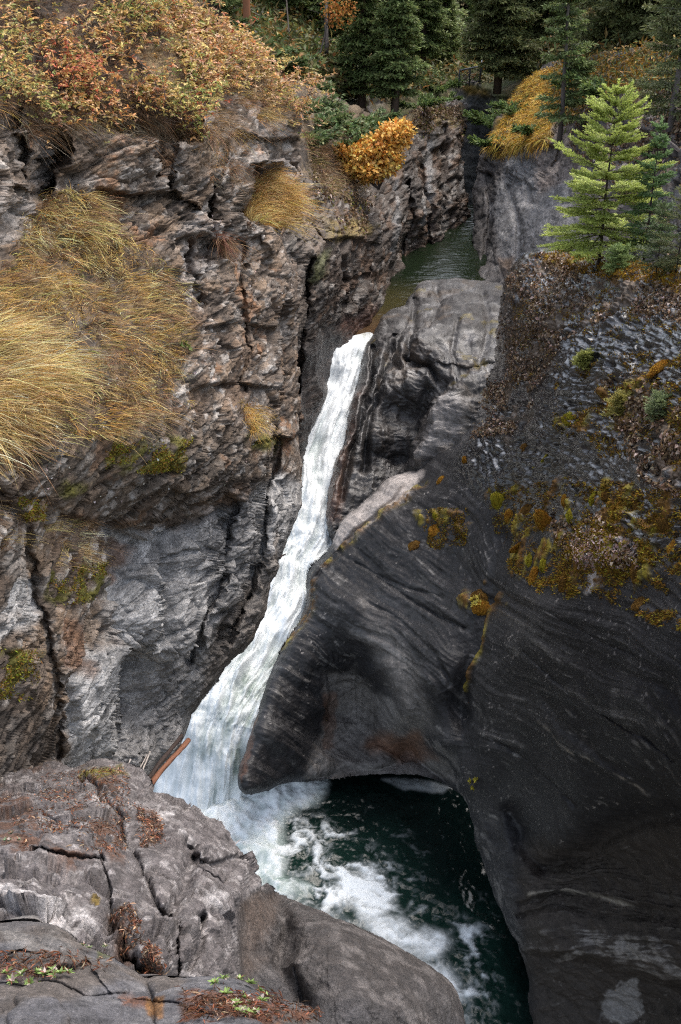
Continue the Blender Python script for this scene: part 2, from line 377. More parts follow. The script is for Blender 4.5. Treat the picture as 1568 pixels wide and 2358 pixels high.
def A_shape(P, N, X, Y, t, d):
    P = P*arr(1, .6, 1)
    nz = pix_noise(X, Y, .03, 3, 3)*18
    veg = blob(X, Y, [(-200, -200), (460, -200), (700, 260), (690, 330), (640, 250), (560, 200), (480, 240), (440, 290), (380, 330), (200, 310), (60, 250), (-200, 200)], 14, nz)
    grs = blob(X, Y, [(-200, 640), (30, 560), (90, 460), (180, 440), (300, 560), (400, 640), (440, 760), (400, 900), (330, 960), (250, 1010), (100, 1040), (-200, 1080)], 18, nz)
    smo = blob(X, Y, [(240, 1215), (400, 1215), (520, 1160), (640, 1090), (700, 1110), (700, 1200), (560, 1500), (430, 1700), (340, 1830), (150, 1830), (150, 1640), (180, 1500), (240, 1480)], 14, nz)
    smo2 = blob(X, Y, [(645, 1015), (700, 1010), (705, 1160), (650, 1270), (560, 1500), (510, 1400), (600, 1150)], 8, nz*.5)
    rough = 1 - .75*np.maximum(smo, 0) - .5*grs - .6*veg
    big = fbm(P, .45, 4, 1)*.35
    s1, l1, n1 = strata(P, .62, .15, seed=1)
    s2, l2, n2 = strata(P, .21, .075, seed=2, warp=.3, wf=.8)
    s3, l3, n3 = strata(P, .075, .028, seed=3, warp=.22, wf=1.4)
    h1, k1, c1 = facet(P, 1.3, 1, (1, 1, 1.7)); h2, k2, c2 = facet(P, 3.6, 2, (1, 1, 2.)); h3, k3, c3 = facet(P, 9.5, 3, (1, 1, 1.8), .45)
    rgh = fbm(P, .9, 3, 8)
    blk = h1*.17-k1*.10 + (h2*.085-k2*.05)*(.6+rgh) + (h3*.04-k3*.022)*(.8+rgh)
    fine = fbm(P, 9, 4, 9, .75)*.05
    rd = fbm(P, 1.1, 4, 13, .55, ridge=True, aniso=(1, 1, .45))*.16
    hv, kv, cv = facet(P, 1.0, 19, (1.3, 1.3, .6), .5, off=.5)
    disp = hv*.34*smo + big*(1-.35*smo) + rough*((s1+s2)*.6+s3+blk) + fine*(.35+.65*rough) + rd*smo*.8 + smo*(h1*.10-k1*.04+h2*.07-k2*.03+h3*.015+fbm(P, 3, 4, 17, .6, aniso=(1, 1, .6))*.06)
    # colours (the stone's own)
    n_ = fbm(P, 1.3, 5, 30, .6); m_ = fbm(P, 4.5, 4, 31, .6); pz = pix_noise(X, Y, .012, 4, 5)
    c = np.zeros(P.shape, np.float32)+arr(.15, .112, .084)
    c = mixc(c, (.27, .235, .205), sstep(.0, .45, m_+l2*.25)); c = mixc(c, (.50, .46, .42), sstep(.80, .86, c3*(1-.5*veg))*sstep(-.3, .2, n_)*.75); c = mixc(c, (.05, .038, .03), sstep(.30, .2, c3)*.6); c = mixc(c, (.24, .16, .10), sstep(.75, .8, c2)*.5)
    c = mixc(c, (.065, .05, .04), sstep(.05, .5, -m_+n_*.7)*.75)
    c = mixc(c, (.19, .12, .075), sstep(.12, .5, n_)*.55)
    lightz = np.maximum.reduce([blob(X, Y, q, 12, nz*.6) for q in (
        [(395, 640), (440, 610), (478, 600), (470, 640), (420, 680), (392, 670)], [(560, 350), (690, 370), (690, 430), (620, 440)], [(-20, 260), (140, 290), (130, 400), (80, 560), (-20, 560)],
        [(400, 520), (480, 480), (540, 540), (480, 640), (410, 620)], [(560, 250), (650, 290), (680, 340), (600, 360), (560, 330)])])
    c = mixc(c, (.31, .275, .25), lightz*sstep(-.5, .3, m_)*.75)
    lc = mixc(np.zeros(P.shape, np.float32)+arr(.29, .28, .272), (.46, .445, .43), sstep(-.1, .5, m_+n_*.5)); lc = mixc(lc, (.10, .098, .10), sstep(.1, .5, n_)*.7); lc = mixc(lc, (.42, .40, .38), sstep(.86, .9, c2)*.6)
    c = lerp(c, lc, smo[..., None])
    whit = np.maximum.reduce([blob(X, Y, q, 10, nz*.5) for q in ([(255, 1350), (340, 1320), (368, 1420), (350, 1480), (270, 1500)], [(165, 1560), (240, 1520), (262, 1600), (250, 1740), (170, 1720)], [(250, 1225), (380, 1215), (350, 1300), (260, 1290)],
         [(0, 1360), (80, 1330), (90, 1420), (0, 1480)])])
    c = mixc(c, (.50, .485, .47), whit*sstep(-.5, .2, m_)*.8)
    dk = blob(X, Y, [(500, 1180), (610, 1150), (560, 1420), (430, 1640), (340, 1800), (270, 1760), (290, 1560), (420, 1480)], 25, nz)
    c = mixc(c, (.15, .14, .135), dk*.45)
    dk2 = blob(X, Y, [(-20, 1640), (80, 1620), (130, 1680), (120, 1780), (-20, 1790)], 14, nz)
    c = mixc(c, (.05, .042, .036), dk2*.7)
    brn = blob(X, Y, [(520, 1400), (640, 1220), (640, 1310), (580, 1480), (490, 1570), (440, 1640)], 12, nz); c = mixc(c, (.11, .085, .065), brn*.7)
    lich = sstep(.28, .5, fbm(P, 2.6, 4, 41, .6))*(1-smo)*sstep(900, 1100, 2200-Y); c = mixc(c, (.26, .12, .05), lich*.55)
    rust = blob(X, Y, [(245, 1240), (290, 1250), (275, 1340), (240, 1330)], 8, nz)+blob(X, Y, [(140, 1420), (200, 1420), (190, 1560), (130, 1520)], 10, nz); c = mixc(c, (.17, .085, .045), np.clip(rust, 0, 1)*.7)
    cap = blob(X, Y, [(100, 1010), (300, 980), (420, 960), (600, 1000), (640, 1060), (520, 1130), (400, 1170), (240, 1190), (100, 1130)], 14, nz)
    c = mixc(c, (.085, .07, .055), cap*.45); c = mixc(c, (.36, .34, .32), cap*sstep(.25, .6, m_)*.8)
    mossz = np.maximum.reduce([blob(X, Y, q, 10, nz) for q in ([(230, 1000), (430, 1010), (400, 1080), (240, 1085)], [(150, 1110), (210, 1110), (210, 1140), (150, 1140)], [(-10, 1500), (70, 1500), (60, 1600), (-10, 1610)],
        [(120, 1310), (250, 1290), (240, 1380), (120, 1400)], [(180, 310), (230, 310), (230, 340), (180, 340)], [(60, 1160), (110, 1160), (100, 1200), (60, 1190)], [(700, 600), (740, 560), (720, 640)], [(560, 1010), (640, 1010), (630, 1050)])])
    c = mixc(c, (.105, .095, .018), mossz*sstep(-.15, .2, fbm(P, 5, 3, 51)))
    soilc = mixc(np.zeros(P.shape, np.float32)+arr(.13, .085, .05), (.055, .04, .03), sstep(-.2, .3, m_)); soilc = mixc(soilc, (.20, .14, .07), sstep(.1, .5, n_))
    c = lerp(c, soilc, np.clip(np.maximum(veg, grs*.9), 0, 1)[..., None])
    disp = disp + mossz*.05*(1+fbm(P, 9, 2, 52))
    disp = disp*np.where(Y > 950, .25+.75*sstep(0, 26, d), 1)
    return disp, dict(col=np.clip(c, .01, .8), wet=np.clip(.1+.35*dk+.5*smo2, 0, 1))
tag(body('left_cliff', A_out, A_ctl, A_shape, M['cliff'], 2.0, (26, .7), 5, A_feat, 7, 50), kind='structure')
# ---- B: left wall farther down the canyon
WZ = -10.9
def tw(x, y, dz=0): return float(t_at_z(x, y, WZ+dz))
B_out = [(560, 130), (640, 170), (720, 190), (800, 240), (850, 275), (930, 262), (1000, 235), (1060, 225), (1078, 240), (1072, 300), (1064, 380), (1078, 440), (1082, 520), (1075, 545), (1000, 580), (960, 610), (925, 645), (905, 690), (893, 730), (860, 765), (800, 790), (775, 860), (720, 1000), (700, 1100), (600, 1100), (560, 600)]
B_ctl = [(560, 130, 29), (640, 200, 31), (720, 220, 35), (800, 270, 39), (850, 300, 40.5), (930, 280, 43), (1060, 230, 50), (1060, 300, 49), (700, 300, 31), (780, 370, 36), (860, 430, 38), (740, 430, 31), (700, 480, 28.6), (790, 480, 33), (870, 500, 36.5), (740, 530, 29.5), (860, 545, 35.5), (890, 470, 38.5),
  (900, 600, 37.8), (905, 640, 38.4), (893, 700, tw(893, 700)), (940, 590, 41.2), (1000, 560, 43.2), (1050, 520, 45.2), (1070, 500, 46), (1000, 450, 43.5), (940, 450, 41), (1060, 400, 47), (980, 330, 45), (700, 650, 27.8), (780, 640, 31), (780, 730, 32), (850, 740, 34.5), (740, 800, 30.5), (690, 800, 28), (770, 860, 32.4), (700, 950, 29.5), (740, 930, 31.2), (690, 1080, 30.2), (600, 1000, 27)]
B_feat = [('step', [(725, 560), (800, 545), (870, 560)][::-1], 6, -1.0, 60), ('crease', [(685, 600), (690, 760), (686, 900)], 9, 1.0), ('step', [(870, 420), (905, 470), (905, 600)][::-1], 7, .8, 60), ('crease', [(925, 430), (935, 520), (925, 600)], 8, .8),
  ('crease', [(975, 380), (980, 480), (970, 560)], 9, .9), ('step', [(760, 620), (800, 650), (870, 640)][::-1], 6, .6, 60), ('crease', [(1010, 300), (1025, 420), (1010, 520)], 10, .8), ('crease', [(860, 560), (840, 640), (790, 700)], 9, .7), ('bulge', [(905, 420), (907, 600)], 7, .5)]
def B_shape(P, N, X, Y, t, d):
    P = P*arr(1, .45, 1)
    nz = pix_noise(X, Y, .03, 3, 13)*14
    s1, l1, n1 = strata(P, .9, .2, bed=(.1, -.25, 1), seed=11); s2, l2, n2 = strata(P, .3, .1, bed=(.1, -.25, 1), seed=12)
    h1, k1, c1 = facet(P, .7, 3, (1, 1, 1.2)); h2, k2, c2 = facet(P, 2.2, 4, (1, 1, 1.6)); h3, k3, c3 = facet(P, 5.5, 5, (1, 1, 1.6), .45)
    blk = h1*.34-k1*.15+h2*.15-k2*.09+h3*.07-k3*.04
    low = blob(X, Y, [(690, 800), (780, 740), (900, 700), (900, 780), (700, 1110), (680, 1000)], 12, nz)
    slope = blob(X, Y, [(560, 100), (700, 180), (860, 270), (860, 330), (790, 420), (700, 420), (600, 300)], 14, nz)
    rgh = 1-.75*low-.7*slope
    disp = fbm(P, .35, 4, 21)*.7 + rgh*(s1*.7+s2+blk) + fbm(P, 4, 4, 22, .65)*.12*(.4+.6*rgh) + fbm(P, .8, 4, 23, .55, ridge=True, aniso=(1.3, 1.3, .35))*.4*(1-slope)
    n_ = fbm(P, .7, 5, 30, .6); m_ = fbm(P, 2.5, 4, 31, .6)
    c = np.zeros(P.shape, np.float32)+arr(.07, .052, .041)
    c = mixc(c, (.34, .31, .28), sstep(.86, .9, c3)*.6); c = mixc(c, (.17, .10, .06), sstep(.8, .85, c2)*.5)
    c = mixc(c, (.20, .185, .17), sstep(.1, .5, m_)*.8); c = mixc(c, (.035, .03, .028), sstep(0, .5, n_)*.7); c = mixc(c, (.15, .085, .05), sstep(.15, .5, -n_)*.5)
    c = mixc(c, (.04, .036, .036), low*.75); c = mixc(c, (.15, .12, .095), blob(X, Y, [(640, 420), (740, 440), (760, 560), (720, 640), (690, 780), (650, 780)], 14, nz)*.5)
    stk = np.maximum.reduce([np.exp(-(seg_dist(X+nz*.25, Y, q)[0]/w)**2) for q, w in (([(903, 425), (907, 500), (905, 600)], 5), ([(985, 330), (992, 400), (985, 470)], 6), ([(1062, 380), (1070, 440)], 3), ([(970, 420), (962, 520)], 4))]).astype(np.float32)
    c = mixc(c, (.24, .235, .23), stk*.8)
    c = mixc(c, (.09, .04, .025), blob(X, Y, [(770, 740), (870, 700), (880, 760), (790, 790)], 10, nz)*.7)
    c = mixc(c, (.16, .11, .02), np.maximum(blob(X, Y, [(740, 510), (830, 500), (870, 520), (860, 550), (740, 560)], 9, nz), blob(X, Y, [(930, 260), (1060, 240), (1060, 290), (940, 300)], 9, nz)*.7)*.8*sstep(-.3, .1, m_))
    c = mixc(c, (.075, .085, .02), blob(X, Y, [(695, 590), (740, 570), (730, 640), (700, 650)], 8, nz)*.7)
    sc = mixc(np.zeros(P.shape, np.float32)+arr(.13, .095, .06), (.065, .05, .038), sstep(-.2, .3, m_))
    c = lerp(c, sc, slope[..., None])
    return disp, dict(col=np.clip(c, .01, .8), wet=np.clip(.35+.5*low-.3*slope, 0, 1))
tag(body('canyon_wall_left', B_out, B_ctl, B_shape, M['far_rock'], 2.0, (16, .8), 5, B_feat, 8, 25), kind='structure')
# ---- C: right wall and right bank behind
C_out = [(1110, 330), (1150, 260), (1200, 190), (1280, 130), (1400, 110), (1870, 70), (1870, 800), (1180, 800), (1160, 690), (1100, 655), (1098, 600), (1088, 530), (1084, 440), (1092, 390)]
C_ctl = [(1100, 350, 47), (1092, 440, 45.5), (1095, 540, 43), (1100, 600, 40.6), (1102, 645, tw(1102, 645)), (1180, 655, 37.6), (1180, 800, 35), (1150, 560, 40), (1210, 560, 37.5), (1280, 450, 36.5), (1300, 560, 33), (1290, 300, 40), (1200, 310, 44), (1180, 220, 50), (1280, 180, 46), (1240, 400, 40), (1150, 450, 42.5), (1170, 340, 45),
 (1400, 300, 34), (1450, 190, 34), (1568, 190, 31), (1760, 150, 28), (1568, 350, 27), (1568, 560, 23), (1760, 600, 18), (1450, 500, 28.5), (1380, 450, 32), (1350, 600, 30), (1568, 750, 22), (1760, 790, 18)]
C_feat = [('step', [(1120, 350), (1180, 340), (1290, 330)][::-1], 8, -.9, 60), ('crease', [(1115, 400), (1125, 480), (1115, 600)], 7, .8), ('crease', [(1165, 400), (1175, 470), (1200, 520), (1195, 600)], 9, .7), ('step', [(1210, 470), (1260, 480), (1330, 470)][::-1], 6, .5, 40), ('crease', [(1300, 250), (1290, 330), (1270, 380)], 9, .8), ('step', [(1195, 400), (1230, 440), (1225, 480)], 8, .6, 50)]
def C_shape(P, N, X, Y, t, d):
    P = P*arr(1, .6, 1)
    nz = pix_noise(X, Y, .03, 3, 23)*14
    pale = blob(X, Y, [(1170, 340), (1300, 330), (1330, 480), (1340, 640), (1180, 700), (1150, 560), (1120, 480), (1150, 420)], 12, nz)
    bank = blob(X, Y, [(1280, 130), (1300, 260), (1380, 420), (1420, 700), (1760, 800), (1760, 0), (1300, 0)], 20, nz)
    s2, l2, n2 = strata(P, .45, .12, seed=12)
    h1, k1, c1 = facet(P, .7, 6, (1, 1, 1.2)); h2, k2, c2 = facet(P, 2.0, 7, (1, 1, 1.5)); h3, k3, c3 = facet(P, 5.5, 8, (1, 1, 1.6), .45)
    blk = h1*.34-k1*.14+h2*.14-k2*.07+h3*.06-k3*.03
    lo = 1-sstep(380, 470, 900-Y)*0
    up = sstep(480, 400, Y)
    disp = fbm(P, .4, 4, 25)*.6*(1-.4*pale) + (blk+s2)*(.45+.55*up)*(1-.5*pale*(1-up)) + fbm(P, 4, 4, 22, .65)*.10*(1-.5*pale)
    n_ = fbm(P, .8, 5, 33, .6); m_ = fbm(P, 2.8, 4, 34, .6)
    c = np.zeros(P.shape, np.float32)+arr(.085, .075, .07)
    c = mixc(c, (.2, .185, .175), sstep(.05, .5, m_)*.8); c = mixc(c, (.04, .034, .03), sstep(.1, .5, n_)*.7)
    pc = mixc(np.zeros(P.shape, np.float32)+arr(.225, .215, .21), (.32, .305, .29), sstep(0, .5, m_)); pc = mixc(pc, (.13, .12, .12), sstep(.15, .5, n_)); pc = mixc(pc, (.20, .14, .10), blob(X, Y, [(1150, 600), (1110, 660), (1180, 680), (1180, 600)], 10, nz))
    c = lerp(c, pc, (pale*.95)[..., None])
    c = mixc(c, (.21, .16, .13), blob(X, Y, [(1225, 340), (1310, 250), (1330, 400), (1240, 450)], 12, nz)*.6)
    bc = mixc(np.zeros(P.shape, np.float32)+arr(.06, .048, .042), (.13, .09, .06), sstep(.05, .45, m_)); bc = mixc(bc, (.33, .28, .25), sstep(.88, .92, c3)*.6); bc = mixc(bc, (.15, .085, .02), blob(X, Y, [(1200, 40), (1760, 40), (1760, 190), (1420, 200), (1280, 260)], 20, nz)*sstep(-.4, .1, m_)); bc = mixc(bc, (.045, .045, .05), sstep(0, .4, n_))
    c = lerp(c, bc, (bank*(1-pale))[..., None])
    mz = blob(X, Y, [(1110, 340), (1160, 270), (1200, 180), (1300, 150), (1290, 260), (1260, 330), (1180, 345)], 10, nz)
    c = mixc(c, (.36, .22, .03), mz*.9*sstep(-.45, .1, m_))
    disp = disp + mz*fbm(P, 1.8, 3, 55)*.35
    return disp, dict(col=np.clip(c, .01, .8), wet=np.clip(.3-.2*pale+.25*bank, 0, 1))
tag(body('canyon_wall_right', C_out, C_ctl, C_shape, M['far_rock'], 2.0, (14, .8), 4, C_feat, 8, 25), kind='structure')
# ---- D: block of polished rock between the upper pool and the chute
D_out = [(968, 652), (1010, 641), (1060, 638), (1130, 648), (1165, 655), (1400, 700), (1500, 1100), (1400, 1700), (1200, 1760), (900, 1760), (830, 1650), (760, 1350), (752, 1225), (745, 1212), (750, 1160), (770, 1080), (788, 1000), (806, 935), (822, 880), (836, 830), (848, 785), (868, 740), (895, 716), (938, 706), (944, 690)]
D_ctl = [(968, 652, 34.8), (1010, 645, 35.1), (1060, 640, 35.2), (1150, 650, 34.6), (1400, 700, 32), (944, 700, 33.9), (900, 720, 33.2), (850, 790, 32.2), (820, 880, 31.2), (785, 1000, 30), (765, 1080, 29.4), (740, 1200, 28.5), (1100, 720, 32.6), (980, 740, 31.9), (930, 790, 31.2), (1060, 800, 30.4), (1130, 850, 29.4),
 (880, 900, 30.2), (850, 1000, 29.6), (900, 1000, 29.8), (830, 1150, 28.9), (1010, 900, 29.5), (1060, 900, 28.9), (1000, 980, 28.8), (970, 1060, 28.8), (930, 960, 30.1), (925, 1060, 30.0), (1100, 1000, 28.4), (1200, 1100, 28.8), (1300, 1400, 29), (1100, 1500, 29.5), (900, 1400, 29.4), (830, 1300, 29), (1000, 1740, 29.6), (1400, 1650, 28)]
D_feat = [('crease', [(862, 800), (845, 900), (810, 1030), (785, 1150)], 7, .5), ('crease', [(905, 770), (880, 860), (850, 960), (835, 1090)], 7, .45), ('crack', [(955, 690), (950, 730), (920, 770), (900, 830)], 5, .35), ('crack', [(1010, 840), (1070, 850), (1140, 830)], 4, .2), ('crack', [(930, 830), (990, 845), (1010, 880)], 5, .3), ('bulge', [(1050, 890), (1005, 960), (975, 1050)], 22, .35), ('crease', [(985, 900), (955, 960), (940, 1060)], 14, .4),
 ('crease', [(960, 690), (950, 760), (935, 830)], 7, .25), ('step', [(930, 845), (985, 850), (1010, 900)][::-1], 7, .35, 40), ('crease', [(1055, 740), (1040, 800), (1050, 860)], 6, .2), ('bulge', [(985, 790), (1010, 830)], 26, .2), ('crease', [(1000, 645), (1015, 700), (985, 755)], 7, .2), ('bulge', [(1090, 690), (1080, 740)], 50, .35), ('crease', [(1110, 660), (1125, 760), (1100, 840)], 9, .2)]
def D_shape(P, N, X, Y, t, d):
    nz = pix_noise(X, Y, .03, 3, 33)*12
    s2, l2, n2 = strata(P, .34, .05, bed=(.3, .1, 1), seed=22, warp=.5)
    h1, k1, c1 = facet(P, .75, 9); h2, k2, c2 = facet(P, 2.6, 10, (1, 1, 1.5))
    disp = fbm(P, .5, 4, 26)*.4 + fbm(P, 1.1, 3, 126)*.28 + h2*.03 + s2*.6 + fbm(P, 3.5, 4, 22, .6)*.07 + fbm(P, 5, 3, 24, .5, ridge=True, aniso=(.8, .8, 2.2))*.035
    n_ = fbm(P, .9, 5, 35, .6); m_ = fbm(P, 3, 4, 36, .6)
    c = np.zeros(P.shape, np.float32)+arr(.058, .054, .053)
    top = np.maximum(blob(X, Y, [(930, 640), (1170, 640), (1170, 740), (1060, 760), (960, 760)], 20, nz), blob(X, Y, [(850, 800), (860, 730), (940, 700), (960, 740), (900, 800)], 14, nz))
    c = mixc(c, (.046, .042, .041), top*.8); c = mixc(c, (.09, .065, .045), sstep(.1, .45, fbm(P, 2, 3, 64))*.5); c = mixc(c, (.17, .16, .155), sstep(.15, .5, m_)*.5); c = mixc(c, (.03, .027, .026), sstep(.05, .5, n_)*.65)
    rb = blob(X, Y, [(735, 1210), (750, 1080), (800, 900), (830, 900), (800, 1040), (790, 1200)], 12, nz); c = mixc(c, (.075, .035, .022), rb*.75)
    fld = blob(X, Y, [(1010, 900), (1080, 920), (1050, 1010), (960, 1070), (960, 1020), (990, 960)], 10, nz); c = mixc(c, (.20, .185, .18), fld*.8)
    dkk = blob(X, Y, [(880, 900), (960, 880), (1000, 930), (960, 1080), (860, 1140), (830, 1100)], 16, nz); c = mixc(c, (.03, .027, .027), dkk*.7)
    c = mixc(c, (.12, .09, .015), sstep(.38, .5, fbm(P, 1.6, 4, 61))*.7*sstep(950, 850, Y))
    return disp, dict(col=np.clip(c, .01, .8), wet=np.clip(.55+.5*m_-.25*top, 0, 1))
tag(body('polished_rock_block', D_out, D_ctl, D_shape, M['mid_rock'], 2.0, (22, .8), 3, D_feat, 6, 40), kind='structure')
# ---- E: great dark rock on the right with the undercut arch
E_out = [(962, 1082), (900, 1098), (850, 1150), (800, 1188), (772, 1230), (752, 1280), (716, 1308), (704, 1340), (715, 1362), (700, 1420), (650, 1500), (612, 1568), (604, 1620), (576, 1700), (555, 1760), (546, 1800), (556, 1826), (580, 1832), (625, 1812), (680, 1800), (730, 1792), (800, 1785), (880, 1780), (950, 1786), (1010, 1800), (1045, 1818), (1070, 1850), (1082, 1890),
 (1086, 1930), (1112, 2000), (1130, 2060), (1165, 2130), (1195, 2185), (1216, 2260), (1210, 2300), (1226, 2370), (1240, 2520), (1870, 2520), (1870, 590), (1600, 625), (1500, 630), (1450, 603), (1400, 592), (1350, 592), (1290, 575), (1250, 566), (1200, 590), (1170, 632), (1155, 690), (1150, 760), (1145, 820), (1125, 900), (1108, 960), (1060, 1020), (1000, 1052)]
E_ctl = [(960, 1088, 28), (900, 1100, 28), (850, 1155, 27.6), (780, 1240, 27.2), (710, 1340, 26.9), (700, 1410, 26.3), (650, 1500, 25.6), (608, 1580, 24.9), (570, 1710, 24.0), (552, 1800, 23.4), (600, 1800, 23.9), (620, 1700, 24.3), (700, 1780, 25.2), (700, 1650, 25.4), (700, 1520, 25.4), (760, 1500, 25.7), (760, 1600, 26.1), (830, 1560, 26.3), (800, 1780, 25.8), (880, 1770, 25.5), (870, 1650, 26.1), (960, 1720, 25.5), (1000, 1780, 25.0), (1040, 1800, 24.2),
 (780, 1400, 25.4), (830, 1470, 24.9), (880, 1540, 24.3), (925, 1650, 23.5), (1000, 1720, 22.9), (1060, 1800, 22), (1085, 1900, 21.2), (1130, 2050, 19.9), (1190, 2180, 18.8), (1225, 2350, 17.8), (1240, 2500, 17.2), (840, 1300, 26.3), (920, 1250, 25.6), (950, 1400, 24.2), (1000, 1550, 22.6), (1060, 1650, 22.1), (1030, 1250, 24.6), (1000, 1120, 26.4), (1100, 1030, 25.2), (1150, 900, 26), (1165, 750, 26.6), (1180, 650, 26.4), (1240, 590, 26),
 (1130, 1400, 21.9), (1200, 1150, 22.4), (1250, 900, 22.2), (1230, 720, 24), (1350, 620, 23.4), (1450, 640, 20.8), (1568, 660, 18.6), (1740, 640, 15.5), (1568, 900, 15.8), (1740, 900, 13), (1400, 900, 19.2), (1400, 1100, 17.8), (1300, 1280, 18.6), (1220, 1450, 18.9), (1400, 1400, 15.8), (1568, 1200, 13.9), (1568, 1500, 12.8), (1740, 1400, 11), (1350, 1650, 15.8), (1200, 1700, 18.6), (1150, 1800, 19.6), (1200, 1900, 18.9), (1300, 1900, 17.2), (1450, 1800, 14.4), (1568, 1800, 13), (1740, 1900, 11), (1400, 1970, 16.8), (1300, 2050, 17.6), (1250, 2150, 17.2),
 (1400, 2100, 15.9), (1568, 2050, 14.1), (1500, 2180, 13.9), (1350, 2200, 16), (1300, 2300, 17.0), (1450, 2340, 15.2), (1568, 2300, 13.4), (1568, 2500, 12.5), (1740, 2300, 11.6), (1860, 620, 13.5), (1860, 1000, 11), (1860, 1600, 9.5), (1860, 2300, 10.5)]
E_ctl = [(x, y, t*(1+max(0, y-1450)/900.*min(.3, max(0, .04+.24*(x-1080)/490.))) if x > 1060 else t) for x, y, t in E_ctl]
E_feat = [('crease', [(1165, 1240), (1150, 1330), (1120, 1420), (1085, 1520), (1062, 1620), (1075, 1720)], 26, .42), ('bulge', [(1060, 1380), (1010, 1480), (1000, 1560)], 45, .35), ('bulge', [(1230, 1420), (1160, 1560), (1130, 1700)], 50, .35),
 ('bulge', [(880, 1540), (930, 1660), (1010, 1730), (1070, 1810), (1100, 1930)], 26, .35), ('step', [(868, 1548), (900, 1600), (925, 1660), (960, 1700), (1020, 1760), (1060, 1815)], 20, .75, 120),
 ('crack', [(870, 1330), (960, 1390), (1060, 1440)], 5, .2), ('crease', [(1230, 1580), (1300, 1660), (1400, 1740), (1500, 1810), (1568, 1860)], 12, .18), ('crease', [(1180, 1870), (1210, 1940), (1260, 1990), (1320, 1960), (1420, 1900), (1568, 1870)], 24, .5),
 ('step', [(1195, 2190), (1290, 2188), (1370, 2200), (1440, 2228), (1568, 2280), (1700, 2330)], 9, .9, 140), ('crease', [(1200, 2110), (1300, 2100), (1400, 2115), (1500, 2110)], 6, .15),
 ('step', [(1200, 2080), (1290, 2062), (1380, 2070), (1568, 2100)], 7, .25, 50), ('bulge', [(1270, 1300), (1400, 1260)], 60, .35), ('crack', [(1500, 700), (1460, 900), (1430, 1050)], 5, .15),
 ('crease', [(1150, 700), (1148, 830), (1110, 960), (1010, 1060)], 10, .4), ('crack', [(1210, 1500), (1330, 1600), (1460, 1680), (1568, 1740)], 4, .14), ('crack', [(1240, 1400), (1400, 1480), (1568, 1560)], 4, .10), ('crack', [(820, 1300), (930, 1350), (1010, 1370)], 4, .12), ('crack', [(1130, 1700), (1230, 1760), (1330, 1850)], 5, .12), ('step', [(840, 1380), (920, 1420), (1000, 1500), (1040, 1580)], 5, .12, 60), ('step', [(1270, 1700), (1380, 1760), (1500, 1850), (1600, 1900)], 5, .16, 60), ('step', [(740, 1540), (755, 1600), (748, 1660)][::-1], 6, .35, 40), ('crease', [(960, 1100), (880, 1180), (800, 1250), (740, 1340)], 8, .25)]
